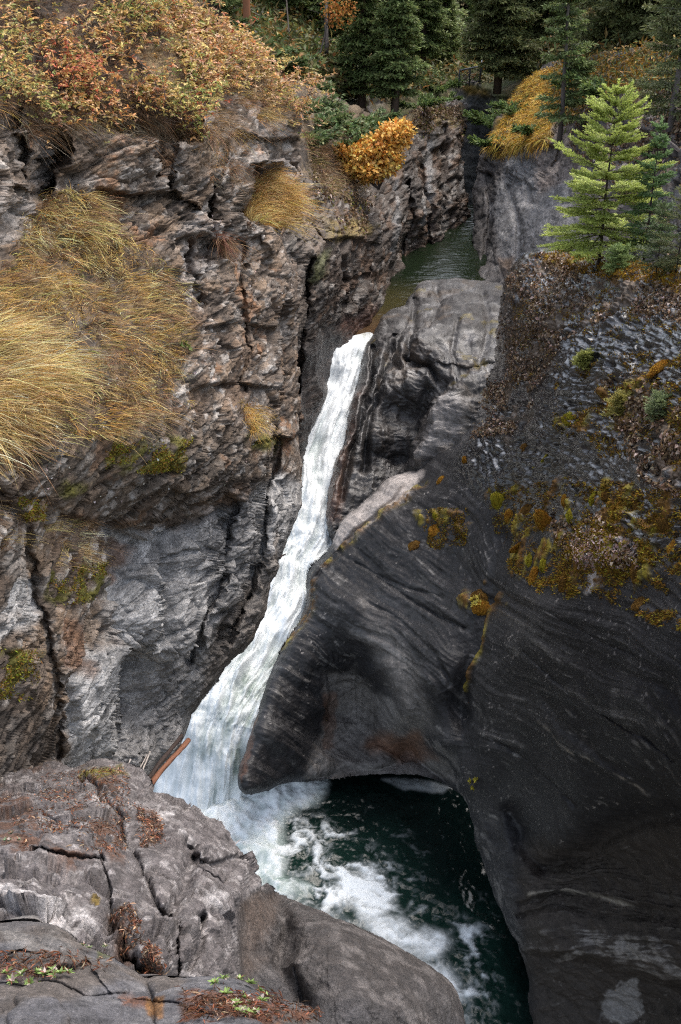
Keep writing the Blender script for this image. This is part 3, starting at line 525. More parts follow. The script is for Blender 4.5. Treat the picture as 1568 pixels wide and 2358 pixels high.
def E_shape(P, N, X, Y, t, d):
    nz = pix_noise(X, Y, .03, 3, 43)*16; nzf = pix_noise(X, Y, .08, 3, 44)*14
    up = blob(X, Y, [(1150, 560), (1760, 560), (1760, 1300), (1400, 1300), (1180, 1180), (1050, 1080)], 60, nz)      # scalloped, rough top
    smooth_ = 1-up
    bandv = arr(.45, .25, 1.); bandv = bandv/np.linalg.norm(bandv)
    w = fbm(P, .35, 3, 71)*.9
    s = (P*bandv).sum(-1)+w
    S3 = np.stack([P[..., 0]*.9, P[..., 1]*.9, s*5.5], -1)
    flow = fbm(S3, 1.0, 4, 72, .55); flow2 = fbm(S3*arr(1.5, 1.5, 3.2), 1., 3, 73, .6)
    S4 = np.stack([P[..., 0]*2.4, P[..., 1]*2.4, s*6.5], -1)
    scal = fbm(S4, 1.0, 3, 74, .5, ridge=True)
    lowb = blob(X, Y, [(1200, 1950), (1400, 1900), (1760, 1860), (1760, 2520), (1220, 2520)], 30, nz)
    e2, ek2, ec2 = facet(P, 4.5, 13, (1, 1, 1.4), .5)
    wx = pix_noise(X, Y, .0035, 3, 47)*90; wy = pix_noise(X, Y, .0035, 3, 48)*60
    a1 = math.radians(36); u1 = (X+wx)*math.cos(a1)+(Y+wy)*math.sin(a1); v1 = (Y+wy)*math.cos(a1)-(X+wx)*math.sin(a1)
    u2 = X+wx; v2 = Y-np.abs(X-1330)*.12+wy*.7
    lowm = blob(X, Y, [(1190, 1960), (1400, 1900), (1760, 1860), (1760, 2520), (1200, 2520)], 50)
    def str_(fu, fv, sd, o=4): return lerp(fbm(np.stack([u1*fu, v1*fv, X*0], -1), 1, o, sd, .6), fbm(np.stack([u2*fu, v2*fv, X*0+5], -1), 1, o, sd, .6), lowm)
    st1 = str_(.006, .05, 140); st2 = str_(.02, .17, 141); st3 = str_(.0025, .014, 142, 3)
    flow2 = st1*.7+st2*.6
    disp = fbm(P, .4, 4, 27)*.26 + fbm(P, 1.2, 3, 26)*.07 + (st3*.16 + st1*.055 + st2*.022)*(1-.6*up) + scal*.19*up + up*e2*.035 + fbm(P, 6, 4, 28, .7)*(.035+.045*up)
    disp = disp + lowb*(np.abs(np.sin(P[..., 2]*9+fbm(P, .8, 3, 75)*3))*.05)
    n_ = fbm(P, .9, 5, 37, .6); m_ = fbm(P, 4, 4, 38, .6)
    c = np.zeros(P.shape, np.float32)+arr(.017, .0165, .0185)
    c = mixc(c, (.085, .08, .08), sstep(.2, .6, flow2+m_*.6)*.5); c = mixc(c, (.22, .21, .2), sstep(.42, .6, st2+m_*.35)*.55); c = mixc(c, (.02, .019, .021), sstep(0, .5, n_)*.6)
    c = mixc(c, (.36, .33, .31), sstep(.5, .58, fbm(P, 14, 3, 82, .6))*sstep(-.1, .3, fbm(P, 1.2, 3, 83))*.7)
    ridge_l = blob(X, Y, [(830, 1380), (880, 1420), (960, 1560), (1000, 1680), (950, 1690), (900, 1600), (850, 1480)], 18, nz); c = mixc(c, (.15, .138, .13), ridge_l*.6)
    rim = np.exp(-(seg_dist(X, Y, [(940, 1670), (1040, 1760), (1090, 1900), (1150, 2060), (1200, 2200)])[0]/16)**2).astype(np.float32); c = mixc(c, (.16, .15, .145), rim*sstep(-.1, .4, m_+flow)*.7)
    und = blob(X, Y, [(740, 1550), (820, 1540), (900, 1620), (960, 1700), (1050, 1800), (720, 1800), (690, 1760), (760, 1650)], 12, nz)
    uc = mixc(np.zeros(P.shape, np.float32)+arr(.24, .222, .21), (.15, .138, .13), sstep(-.1, .4, fbm(P, 2, 3, 90, aniso=(.4, .4, 3))))  # pale recess rock, its colour lightened further to offset the low light there
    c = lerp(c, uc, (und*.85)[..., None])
    c = mixc(c, (.17, .075, .035), np.maximum(blob(X, Y, [(830, 1720), (880, 1690), (960, 1690), (1000, 1750), (900, 1750)], 16, nz), blob(X, Y, [(745, 1600), (770, 1600), (770, 1720), (745, 1720)], 6, nz)*.6)*.7)
    c = mixc(c, (.11, .05, .026), blob(X, Y, [(548, 1780), (570, 1700), (600, 1640), (590, 1690), (560, 1800)], 5, nzf*.5)*.6)
    pale = blob(X, Y, [(975, 1085), (910, 1095), (850, 1150), (790, 1195), (765, 1240), (775, 1265), (830, 1235), (880, 1185), (940, 1140)], 7, nzf*.4)
    c = mixc(c, (.40, .36, .34), pale*.85)
    lp = blob(X, Y, [(1220, 2180), (1300, 2140), (1420, 2150), (1568, 2170), (1760, 2200), (1760, 2330), (1500, 2240), (1400, 2200), (1300, 2195)], 14, nz)
    c = mixc(c, (.045, .036, .029), lowb*.7); c = mixc(c, (.22, .205, .195), lp*sstep(-.1, .4, flow2+m_*.6)*.75)
    c = mixc(c, (.24, .215, .18), np.exp(-(seg_dist(X+nz*.4, Y+nz*.2, [(1230, 2065), (1300, 2060), (1380, 2070), (1460, 2090)])[0]/4)**2).astype(np.float32)*sstep(-.3, .2, m_)*.8)
    c = mixc(c, (.20, .19, .185), blob(X, Y, [(1400, 2270), (1470, 2250), (1480, 2330), (1440, 2358), (1390, 2330)], 6, nzf)*.8)
    for q in ([(1560, 830), (1520, 870), (1470, 920)], [(1360, 960), (1330, 1040), (1300, 1110)], [(1480, 900), (1470, 980)], [(1570, 1010), (1545, 1080), (1500, 1130)]):
        pass
    vein = np.exp(-(seg_dist(X+nz*.3, Y+nz*.3, [(1250, 1660), (1330, 1730), (1400, 1760), (1500, 1830)])[0]/3)**2).astype(np.float32); c = mixc(c, (.28, .25, .22), vein*sstep(-.1, .3, m_)*.7)
    ws = blob(X, Y, [(1365, 1290), (1400, 1310), (1395, 1350), (1360, 1370)], 5, nzf*.6)
    c = mixc(c, (.5, .46, .44), ws*.9)
    # soil, dead leaves and moss lying on the rock
    lit = np.maximum.reduce([blob(X, Y, q, 26, nz*1.6) for q in ([(1170, 640), (1250, 580), (1500, 640), (1740, 640), (1740, 800), (1560, 740), (1420, 720), (1300, 760), (1240, 880), (1180, 1000), (1150, 960), (1150, 830)], [(1400, 880), (1560, 850), (1740, 900), (1740, 1160), (1500, 1120), (1440, 980)], [(1160, 1000), (1250, 920), (1230, 980), (1180, 1030)])])
    litm = lit*sstep(-.05, .2, fbm(P, 2.2, 4, 93))
    c = mixc(c, (.10, .07, .045), litm*.8); c = mixc(c, (.26, .19, .14), litm*sstep(.2, .5, fbm(P, 9, 3, 94))*.8)
    moss = np.maximum.reduce([blob(X, Y, q, 16, nz*3) for q in ([(1230, 590), (1300, 575), (1500, 600), (1740, 620), (1740, 690), (1500, 650), (1380, 620), (1260, 610)], [(1160, 1180), (1240, 1180), (1350, 1150), (1420, 1180), (1500, 1260), (1520, 1340), (1400, 1330), (1380, 1350), (1240, 1360), (1180, 1300)],
        [(980, 1190), (1060, 1180), (1070, 1230), (990, 1240)], [(1130, 1130), (1200, 1110), (1560, 1120), (1600, 1260), (1480, 1220), (1300, 1180)], [(1400, 900), (1500, 880), (1500, 1000), (1420, 980)], [(1290, 960), (1370, 960), (1340, 1000), (1290, 990)], [(1050, 1365), (1110, 1350), (1140, 1380), (1110, 1420), (1060, 1400)])])
    mossm = moss*sstep(.02, .2, fbm(P, 2.4, 4, 95)); edge_m = np.exp(-(seg_dist(X+nzf*.5, Y, [(975, 1110), (900, 1170), (850, 1210), (780, 1275), (735, 1330), (720, 1400), (660, 1500)])[0]/7)**2).astype(np.float32)*sstep(-.3, .15, m_)
    gr = np.exp(-(seg_dist(X+nzf*.4, Y, [(1125, 1400), (1105, 1480), (1080, 1540), (1070, 1590)])[0]/4)**2).astype(np.float32)*.8
    mossm = np.maximum.reduce([mossm, edge_m*.8, gr])
    mc = mixc(np.zeros(P.shape, np.float32)+arr(.14, .07, .014), (.24, .19, .025), sstep(-.1, .35, fbm(P, 3, 3, 96)))
    c = lerp(c, mc, np.clip(mossm, 0, 1)[..., None])
    disp = disp + mossm*.09*(1+fbm(P, 5, 3, 97)) + litm*.03*fbm(P, 14, 2, 98)
    wet = np.clip(.14+.95*up+.35*n_*(.4+up)+.25*sstep(.2, .5, st1)-.3*und-.2*lowb, 0, 1)*(1-litm*.85)*(1-mossm)*(1-pale)
    return disp, dict(col=np.clip(c, .01, .8), wet=wet)
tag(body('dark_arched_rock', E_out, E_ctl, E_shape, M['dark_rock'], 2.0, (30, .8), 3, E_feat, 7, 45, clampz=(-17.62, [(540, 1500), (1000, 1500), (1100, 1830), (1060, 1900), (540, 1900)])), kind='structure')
# ---- F: boulder and smooth nose in front on the left
F_out = [(-160, 1770), (0, 1770), (60, 1774), (130, 1762), (180, 1776), (240, 1764), (290, 1773), (335, 1798), (345, 1815), (390, 1832), (440, 1850), (490, 1880), (540, 1925), (567, 1960), (575, 1985), (600, 2032), (640, 2062), (700, 2082), (780, 2120), (900, 2170), (990, 2220), (1040, 2260), (1058, 2300), (1064, 2330), (1078, 2370), (1090, 2520), (-160, 2520)]
F_ctl = [(-160, 1780, 10.5), (0, 1780, 10.6), (130, 1775, 10.4), (300, 1790, 10.2), (450, 1865, 9.8), (560, 1965, 9.4), (630, 2070, 9.2), (560, 2060, 8.2), (400, 1950, 8.5), (200, 1900, 8.3), (200, 2000, 7.2), (0, 1950, 7.7), (0, 2100, 6.3), (-160, 2100, 6.2), (120, 2080, 6.3), (260, 2150, 6.3), (400, 2120, 6.7), (400, 2250, 6.1), (480, 2160, 6.9), (540, 2230, 7.), (300, 2300, 5.9), (0, 2300, 5.8), (0, 2500, 5.6), (400, 2500, 6),
 (600, 2200, 8.2), (700, 2130, 8.7), (800, 2170, 8.6), (900, 2210, 8.8), (1040, 2280, 9.1), (820, 2280, 7.9), (960, 2330, 8.3), (1060, 2360, 9), (650, 2330, 7.7), (900, 2480, 7.6), (1080, 2500, 8.6)]
F_feat = [('crease', [(552, 2080), (548, 2120), (545, 2200), (540, 2300)], 9, .15), ('step', [(575, 1960), (562, 2060), (555, 2150), (548, 2330)][::-1], 9, .35, 60), ('crease', [(640, 2075), (660, 2150), (640, 2230), (700, 2320)], 24, .3),
 ('crack', [(185, 1800), (240, 1860), (270, 1900), (300, 1950), (340, 2040), (370, 2100), (400, 2180), (405, 2260)], 9, .3), ('crack', [(60, 2000), (150, 2010), (220, 2010), (255, 2080), (260, 2150), (290, 2200), (350, 2250), (380, 2260)], 8, .25),
 ('crease', [(430, 1975), (425, 2050), (385, 2130)], 20, .45), ('crease', [(560, 1975), (510, 1990), (440, 2000)], 10, .3), ('crease', [(470, 2110), (460, 2180), (430, 2230)], 12, .25), ('crack', [(100, 1880), (190, 1930), (230, 2010)], 4, .12), ('crack', [(575, 1985), (540, 1990), (520, 2030), (440, 2010)], 5, .18), ('crack', [(340, 1800), (320, 1830), (300, 1860)], 5, .12), ('crease', [(330, 1910), (370, 1950)], 16, .15), ('crack', [(680, 2240), (700, 2330), (720, 2370)], 5, .1)]
def F_shape(P, N, X, Y, t, d):
    nz = pix_noise(X, Y, .03, 3, 53)*14; nzf = pix_noise(X, Y, .07, 3, 54)*12
    nose = blob(X, Y, [(553, 2080), (600, 2045), (700, 2070), (1100, 2250), (1120, 2520), (540, 2520), (548, 2300)], 8, nzf*.3)
    bs = 1-.92*nose
    pit = np.clip(-fbm(P, 16, 3, 60, .6)-.25, 0, 1)
    h1, k1, c1 = facet(P, 1.7, 14, off=.25); h2, k2, c2 = facet(P, 6, 15, (1, 1, 1), .5, off=.3); h3, k3, c3 = facet(P, 18, 16, (1, 1, 1), .5, off=.3)
    rdg = fbm(np.stack([(X+Y*.5)*.008, (Y*.55-X)*.003, X*0], -1), 1, 4, 128, .55, ridge=True)
    disp = fbm(P, .9, 4, 29)*.2*(1-.4*nose) + bs*rdg*.16 + bs*(h1*.2-k1*.02+h2*.045-k2*.012+h3*.014-k3*.004) - pit*.07*bs + fbm(P, 6, 5, 61, .62)*.04*(.35+.65*bs) + nose*(fbm(P, 4, 5, 62, .6, aniso=(1, 1, .5))*.05+h2*.012)
    n_ = fbm(P, 1.8, 5, 39, .6); m_ = fbm(P, 9, 4, 40, .6)
    c = np.zeros(P.shape, np.float32)+arr(.125, .11, .108)
    c = mixc(c, (.24, .215, .205), sstep(0, .5, m_)*.7); c = mixc(c, (.11, .093, .088), sstep(.1, .5, n_)*.6); c = mixc(c, (.40, .37, .36), sstep(.88, .92, c3)*.5); c = mixc(c, (.06, .05, .048), sstep(.14, .08, c3)*.6)
    wh = np.maximum.reduce([blob(X, Y, q, 10, nz) for q in ([(-20, 2060), (30, 2050), (60, 2100), (190, 2095), (210, 2130), (120, 2150), (-20, 2130)], [(330, 1860), (400, 1870), (400, 1890), (340, 1890)], [(200, 1830), (240, 1850), (260, 1880), (220, 1860)], [(300, 1930), (330, 1960), (340, 2000), (310, 1980)], [(480, 2060), (520, 2060), (510, 2090), (480, 2080)], [(390, 1930), (440, 1940), (430, 1955)])])
    c = mixc(c, (.46, .43, .42), wh*sstep(-.4, .2, m_)*.85)
    noc = mixc(np.zeros(P.shape, np.float32)+arr(.042, .035, .032), (.105, .092, .086), sstep(-.1, .4, fbm(P, 9, 4, 63, aniso=(1, 1, .4)))); noc = mixc(noc, (.045, .042, .044), sstep(2180, 2330, Y-(X-700)*.15)*sstep(-.5, .3, n_)*.85)
    noc = mixc(noc, (.11, .075, .055), blob(X, Y, [(555, 2070), (640, 2065), (600, 2180), (562, 2290)], 26, nz*1.6)*.55)
    c = lerp(c, noc, nose[..., None]); c = mixc(c, (.07, .06, .058), sstep(.12, .42, -m_)*.6*(1-nose))
    lit = np.maximum.reduce([blob(X, Y, q, 12, nz*1.3) for q in ([(170, 1780), (270, 1790), (270, 1840), (220, 1830)], [(0, 1820), (70, 1850), (100, 1960), (60, 2000), (-20, 1960)], [(210, 1900), (270, 1910), (290, 1990), (250, 2010), (215, 1960)], [(310, 1870), (350, 1870), (370, 1950), (340, 1950)], [(90, 1985), (200, 2000), (150, 2020)], [(40, 1750), (140, 1770), (60, 1790)],
       [(245, 2095), (270, 2090), (310, 2230), (380, 2255), (350, 2265), (270, 2190)])])
    litm = lit*sstep(-.25, .1, m_); c = mixc(c, (.105, .055, .035), litm*.9); c = mixc(c, (.045, .03, .022), litm*sstep(0, .4, n_)*.6)
    ms = blob(X, Y, [(180, 1785), (270, 1780), (290, 1795), (240, 1815), (190, 1805)], 8, nz); c = mixc(c, (.15, .13, .02), ms*sstep(-.3, .1, m_)*.85)
    ms = blob(X, Y, [(210, 2055), (230, 2060), (228, 2085), (212, 2080)], 5, nz); c = mixc(c, (.15, .10, .02), ms*.9)
    return disp + litm*.01, dict(col=np.clip(c, .01, .8), wet=np.clip(.12+.6*nose-.2*litm, 0, 1))
tag(body('foreground_boulder', F_out, F_ctl, F_shape, M['near_rock'], 2.0, (34, .35), 3, F_feat, 3, 80), kind='structure')
# ---- G: ledge at our feet
G_out = [(-160, 2130), (0, 2121), (100, 2122), (150, 2150), (176, 2178), (266, 2218), (333, 2256), (358, 2246), (420, 2250), (502, 2247), (553, 2254), (600, 2280), (632, 2306), (680, 2312), (732, 2331), (750, 2400), (760, 2600), (-160, 2600)]
G_ctl = [(-160, 2130, 5.1), (0, 2125, 5.05), (150, 2150, 4.95), (330, 2256, 4.6), (502, 2250, 4.6), (700, 2330, 4.5), (0, 2358, 4.0), (300, 2358, 4.1), (600, 2358, 4.2), (-160, 2600, 3.2), (300, 2600, 3.2), (760, 2600, 3.5), (150, 2250, 4.45)]
G_feat = [('step', [(-60, 2150), (60, 2140), (150, 2165), (200, 2205), (180, 2220), (60, 2225)], 6, -.08, 60), ('step', [(160, 2230), (250, 2215), (330, 2262)][::-1], 5, .08, 60), ('crack', [(333, 2256), (350, 2290), (355, 2358)], 5, .1), ('crack', [(0, 2255), (120, 2260), (200, 2290), (290, 2280)], 5, .05), ('crack', [(300, 2300), (420, 2320), (500, 2340)], 4, .05)]
def G_shape(P, N, X, Y, t, d):
    nz = pix_noise(X, Y, .03, 3, 63)*12
    h1, k1, c1 = facet(P, 2.4, 17); h2, k2, c2 = facet(P, 9, 18)
    disp = fbm(P, 1.6, 4, 64)*.07 + h1*.05-k1*.02+h2*.008-k2*.004 + fbm(P, 8, 5, 65, .6)*.022 + fbm(P, 5, 3, 66, .6, aniso=(.6, .6, 3))*.015
    n_ = fbm(P, 2.5, 5, 67, .6); m_ = fbm(P, 12, 4, 68, .6)
    c = np.zeros(P.shape, np.float32)+arr(.098, .094, .10); c = mixc(c, (.18, .17, .17), sstep(0, .5, m_)*.6); c = mixc(c, (.11, .085, .065), sstep(.05, .4, fbm(P, 3, 3, 69))*.6); c = mixc(c, (.06, .06, .066), sstep(.05, .5, n_)*.6)
    c = mixc(c, (.24, .23, .22), blob(X, Y, [(0, 2140), (130, 2150), (170, 2190), (40, 2200)], 12, nz)*.4)
    lit = np.maximum.reduce([blob(X, Y, q, 10, nz*1.3) for q in ([(-20, 2205), (120, 2195), (150, 2225), (0, 2240)], [(280, 2290), (350, 2285), (340, 2320), (290, 2320)], [(410, 2290), (520, 2280), (640, 2300), (640, 2358), (420, 2358)], [(640, 2320), (720, 2335), (700, 2358)])])
    c = mixc(c, (.13, .055, .03), lit*sstep(-.2, .1, m_)*.85)
    c = mixc(c, (.20, .09, .02), blob(X, Y, [(340, 2300), (375, 2300), (370, 2340), (340, 2340)], 6, nz)*.8)
    c = mixc(c, (.09, .1, .02), blob(X, Y, [(215, 2190), (255, 2185), (255, 2215), (220, 2215)], 6, nz)*.8)
    return disp, dict(col=np.clip(c, .01, .8), wet=np.clip(.2+.2*n_, 0, 1))
tag(body('near_ledge', G_out, G_ctl, G_shape, M['near_rock'], 2.0, (24, .2), 2, G_feat, 1.5, 120), kind='structure')
# ---- H: wooded ground behind the canyon
H_out = [(-170, -420), (1870, -420), (1870, 700), (1000, 700), (400, 700), (-170, 500)]
H_ctl = [(-170, -420, 110), (0, -100, 60), (400, -420, 130), (800, -420, 200), (1300, -420, 160), (1740, -420, 110), (450, 0, 46), (600, 140, 38), (700, 200, 40), (750, 270, 44), (860, 290, 47), (900, 240, 50), (850, 130, 55), (1000, 210, 54), (1060, 210, 58), (1090, 180, 57), (900, 0, 92), (1100, 100, 75), (1100, 0, 110), (1080, 300, 57), (1090, 500, 56), (1250, 130, 56), (1400, 60, 50), (1500, 150, 41), (1740, 100, 36), (1740, 0, 42), (1500, 0, 60), (900, 500, 52), (400, 500, 46), (0, 400, 40), (1500, 500, 42), (1740, 600, 34), (650, 0, 60)]
def H_shape(P, N, X, Y, t, d):
    nz = pix_noise(X, Y, .03, 3, 73)*12
    s1, l1, n1 = strata(P, 1.1, .35, seed=31)
    rk = blob(X, Y, [(715, 120), (860, 130), (900, 200), (870, 290), (740, 280), (700, 210)], 12, nz)
    s2, l2, n2 = strata(P, .4, .3, seed=32)
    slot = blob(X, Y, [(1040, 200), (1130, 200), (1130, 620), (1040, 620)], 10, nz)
    disp = fbm(P, .25, 4, 74)*1.0 + (s1+s2)*np.maximum(rk, .15) + fbm(P, 2, 4, 75, .6)*.25
    n_ = fbm(P, .5, 5, 76, .6); m_ = fbm(P, 2., 4, 77, .6)
    c = np.zeros(P.shape, np.float32)+arr(.085, .07, .03); c = mixc(c, (.17, .11, .05), sstep(.05, .5, m_)*.7); c = mixc(c, (.06, .085, .025), sstep(0, .4, n_)*.7)
    c = mixc(c, (.055, .052, .055), rk*.85*sstep(-.4, .2, m_)); c = mixc(c, (.16, .09, .02), rk*sstep(.1, .4, n_)*.6)
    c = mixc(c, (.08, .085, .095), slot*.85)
    c = mixc(c, (.22, .14, .02), blob(X, Y, [(1060, 195), (1130, 200), (1120, 225), (1070, 225)], 8, nz)*.8)
    c = mixc(c, (.28, .25, .24), blob(X, Y, [(1055, 172), (1110, 175), (1105, 192), (1060, 190)], 4, nz*.4)*.8)
    return disp, dict(col=np.clip(c, .01, .8), wet=np.clip(.1+.3*rk, 0, 1))
tag(body('forest_ground', H_out, H_ctl, H_shape, M['soil'], 3.0, None, 2, (), 1, 60, back=False), kind='structure')
# ---------------------------------------------------------------- water
def water_mat(name, deep, foam=(.74, .77, .78), rough=.1, bump=.01, bscale=9.):
    m, nt, b, out = newmat(name)
    fo = N_(nt, 'ShaderNodeAttribute', attribute_name='foam'); tint = N_(nt, 'ShaderNodeAttribute', attribute_name='col')
    f = fo.outputs['Fac']
    tc = N_(nt, 'ShaderNodeTexCoord')
    n1 = N_(nt, 'ShaderNodeTexNoise', Scale=bscale, Detail=6., Roughness=.6); nt.links.new(tc.outputs['Object'], n1.inputs['Vector'])
    fm = mth(nt, 'ADD', f, mth(nt, 'MULTIPLY', mth(nt, 'SUBTRACT', n1.outputs[0], .5), .5)); fm = mth(nt, 'MULTIPLY', fm, 1.0, clamp=True)
    mx = N_(nt, 'ShaderNodeMix', data_type='RGBA'); nt.links.new(f, mx.inputs[0]); nt.links.new(tint.outputs['Color'], mx.inputs[6]); mx.inputs[7].default_value = (*foam, 1)
    nt.links.new(mx.outputs[2], b.inputs['Base Color'])
    rr = N_(nt, 'ShaderNodeMapRange'); nt.links.new(f, rr.inputs[0]); rr.inputs['To Min'].default_value = rough; rr.inputs['To Max'].default_value = .75
    nt.links.new(rr.outputs[0], b.inputs['Roughness']); b.inputs['IOR'].default_value = 1.33
    bp = N_(nt, 'ShaderNodeBump', Strength=1., Distance=bump); nt.links.new(n1.outputs[0], bp.inputs['Height']); nt.links.new(bp.outputs[0], b.inputs['Normal'])
    nt.links.new(mth(nt, 'SUBTRACT', 1.0, mth(nt, 'MULTIPLY', f, .8)), bp.inputs['Strength'])
    return m
M['water'] = water_mat('river_water', None)
def flow_coords(X, Y, line):
    d, side, par = seg_dist(X, Y, line); return par, d*side
# the chute and the fall
chl = [(766, 798), (788, 780), (815, 772), (862, 760), (862, 800), (852, 850), (820, 950), (800, 1000), (785, 1060), (775, 1130), (790, 1230), (760, 1300), (740, 1400), (690, 1500), (650, 1600), (620, 1700), (600, 1800), (580, 1880), (540, 1920), (300, 1900), (330, 1750), (400, 1620), (470, 1540), (540, 1460), (570, 1380), (610, 1300), (640, 1200), (655, 1100), (670, 1000), (690, 950), (730, 850), (755, 810)]
ch_c = [(815, 768, 33.2), (860, 765, 33.3), (780, 792, 32.45), (780, 900, 31.7), (740, 1000, 30.7), (715, 1100, 29.7), (700, 1200, 28.9), (760, 1230, 28.9), (670, 1300, 28.1), (620, 1400, 27.4), (720, 1400, 27.5), (600, 1500, 26.6), (540, 1540, 26.1), (500, 1590, 25.7), (620, 1600, 25.8), (420, 1640, 25.4), (520, 1640, 25.3), (600, 1700, 25.35), (500, 1700, 25.2), (380, 1740, 25.6), (480, 1780, 25.2), (470, 1890, 25.25), (580, 1800, 25.6), (580, 1900, 25.5), (330, 1850, 25.6)]
chline = [(812, 770), (795, 850), (762, 950), (730, 1050), (715, 1150), (705, 1230), (675, 1300), (650, 1400), (600, 1500), (545, 1580), (510, 1660), (495, 1750), (480, 1900)]
def W_shape(P, N, X, Y, t, d):
    par, off = flow_coords(X, Y, chline)
    s = par*46.; off = off + fbm(np.stack([s*.25, off*.02, X*0+9], -1), 1, 3, 99)*10
    n1 = fbm(np.stack([s*.30, off*.085, X*0], -1), 1, 4, 100, .55); n2 = fbm(np.stack([s*.7, off*.2, X*0+4], -1), 1, 4, 101, .6); n3 = fbm(P, 3.2, 4, 102, .6)
    turb = fbm(P*arr(1, .6, 1), 1.1, 3, 103, .5); fall = sstep(1580, 1700, Y)
    boil = np.exp(-((Y-1235)/45)**2)
    disp = (n1*.22+n2*.025+n3*.015+turb*.36)*(1-.5*fall) + boil*n3*.08 + fall*fbm(np.stack([s*.35, off*.05, X*0], -1), 1, 4, 104)*.10
    disp = disp*sstep(768, 830, Y)
    foam = .95+.2*n2+.45*n1+.3*turb+.15*n3
    # greener, thinner water on the lower half of the chute
    low = blob(X, Y, [(560, 1490), (680, 1450), (610, 1600), (590, 1720), (560, 1800), (490, 1860), (440, 1700), (500, 1600)], 30, n1*20)
    st = fbm(np.stack([s*.55, off*.045, X*0], -1), 1, 5, 105, .62)
    foam = foam - low*(.32-.8*st-.4*n3); 
    lip = sstep(830, 770, Y); foam = foam - sstep(800, 768, Y)*(.75-.6*n1)
    le = sstep(14, 0, np.abs(X-(395+(Y-1700)*-.1)-70))
    foam = np.clip(foam, 0, 1)
    c = np.zeros(P.shape, np.float32)+arr(.20, .255, .225); c = mixc(c, (.30, .36, .33), sstep(-.3, .4, n3))
    c = mixc(c, (.10, .07, .045), sstep(800, 750, Y)*.9)
    return disp, dict(col=c, foam=foam)
o = body('river_chute', chl, ch_c, W_shape, M['water'], 2.0, None, 1, (), 1, 60, back=False); tag(o, kind='structure')
# world-space pool sheets
def pool(name, z, xr, yr, st, fn, clip=None):
    gx = np.arange(xr[0], xr[1], st); gy = np.arange(yr[0], yr[1], st)
    X, Y = np.meshgrid(gx, gy); P = np.stack([X, Y, X*0+z], -1)
    px, py, d = proj(P); dz, at_ = fn(P, px, py)
    P[..., 2] += dz
    ids = np.arange(X.size).reshape(X.shape)
    q = np.stack([ids[:-1, :-1], ids[:-1, 1:], ids[1:, 1:], ids[1:, :-1]], -1)
    if clip is not None:
        k = inside(px, py, clip); q = q[k[:-1, :-1] & k[1:, 1:]]
    q = q.reshape(-1, 4)
    o = mesh_np(name, P.reshape(-1, 3), q, M['water'], {k: (v.reshape(-1, v.shape[-1]) if v.ndim == 3 else v.ravel()) for k, v in at_.items()})
    tag(o, kind='structure'); print(name, X.size, round(time.time()-T00, 1)); return o
def low_pool(P, px, py):
    wv = np.stack([fbm(P, .7, 3, 110+k) for k in range(3)], -1)*.7
    Q = P+wv
    web = fbm(Q, 1.3, 4, 113, .55, ridge=True); web2 = fbm(Q, 3.6, 3, 114, .6, ridge=True)
    n = fbm(P, 1.2, 4, 115, .6); nf = fbm(P, 6, 4, 116, .65)
    nz = n*26
    z1 = blob(px, py, [(300, 1840), (480, 1830), (560, 1820), (700, 1790), (740, 1800), (700, 1850), (640, 1890), (640, 1950), (660, 2010), (720, 2040), (640, 2080), (560, 2000), (470, 1900)], 22, nz)       # boil at the foot of the fall
    z2 = blob(px, py, [(770, 2000), (860, 2000), (900, 2060), (880, 2110), (960, 2130), (1040, 2140), (1030, 2210), (1060, 2290), (1090, 2360), (1040, 2400), (960, 2200), (820, 2110), (760, 2060)], 20, nz)
    z3 = blob(px, py, [(640, 1880), (800, 1900), (900, 1990), (900, 2080), (760, 2100), (640, 2050)], 30, nz)
    z4 = blob(px, py, [(1040, 2100), (1110, 2150), (1150, 2260), (1130, 2420), (1060, 2420), (1060, 2280)], 24, nz)
    z5 = blob(px, py, [(560, 2050), (760, 2090), (1000, 2200), (1070, 2300), (1090, 2420), (500, 2420)], 20, nz)
    z6 = blob(px, py, [(880, 1792), (960, 1795), (1040, 1815), (1020, 1828), (930, 1818)], 5, nz*.2)
    foam = z1*(.85+.5*nf-.35*sstep(1900, 2000, py)) + z2*(.36+.5*nf+.85*web) + np.maximum(z3, z4*.7)*(sstep(.35, .8, web+nf*.5)*.75+sstep(.4, .85, web2)*.25) + z5*.12 + z6*.3
    anyz = blob(px, py, [(600, 1880), (900, 1900), (1000, 2050), (1120, 2100), (1200, 2300), (1200, 2420), (560, 2420), (560, 1950)], 50, nz)
    foam = foam + anyz*sstep(.62, 1.0, web+nf*.2)*.3
    foam = np.clip(foam, 0, 1)
    c = np.zeros(P.shape, np.float32)+arr(.003, .008, .007)
    c = mixc(c, (.007, .021, .016), np.clip(anyz+z1, 0, 1)); c = mixc(c, (.16, .26, .22), z1*.8)
    dz = fbm(P, 1.1, 4, 118, .55)*.10 + nf*.03 + z1*.22*(.5+fbm(P, 2.2, 3, 119)) + foam*.03
    return dz, dict(col=c, foam=foam)
pool('lower_pool', -18.0, (-5.5, 7.5), (12.5, 27), .028, low_pool)
def up_pool(P, px, py):
    r = fbm(P, 2.2, 3, 120, .55, aniso=(.7, 1.6, 1)); r2 = fbm(P, 5, 3, 121, .6, aniso=(.7, 1.4, 1))
    c = np.zeros(P.shape, np.float32)+arr(.009, .015, .007)
    c = mixc(c, (.055, .045, .015), sstep(630, 700, py)*.7); c = mixc(c, (.08, .045, .025), sstep(700, 760, py)*.8)
    return r*.014+r2*.010, dict(col=c, foam=np.zeros(px.shape, np.float32)+sstep(.62, .8, r2)*.15)
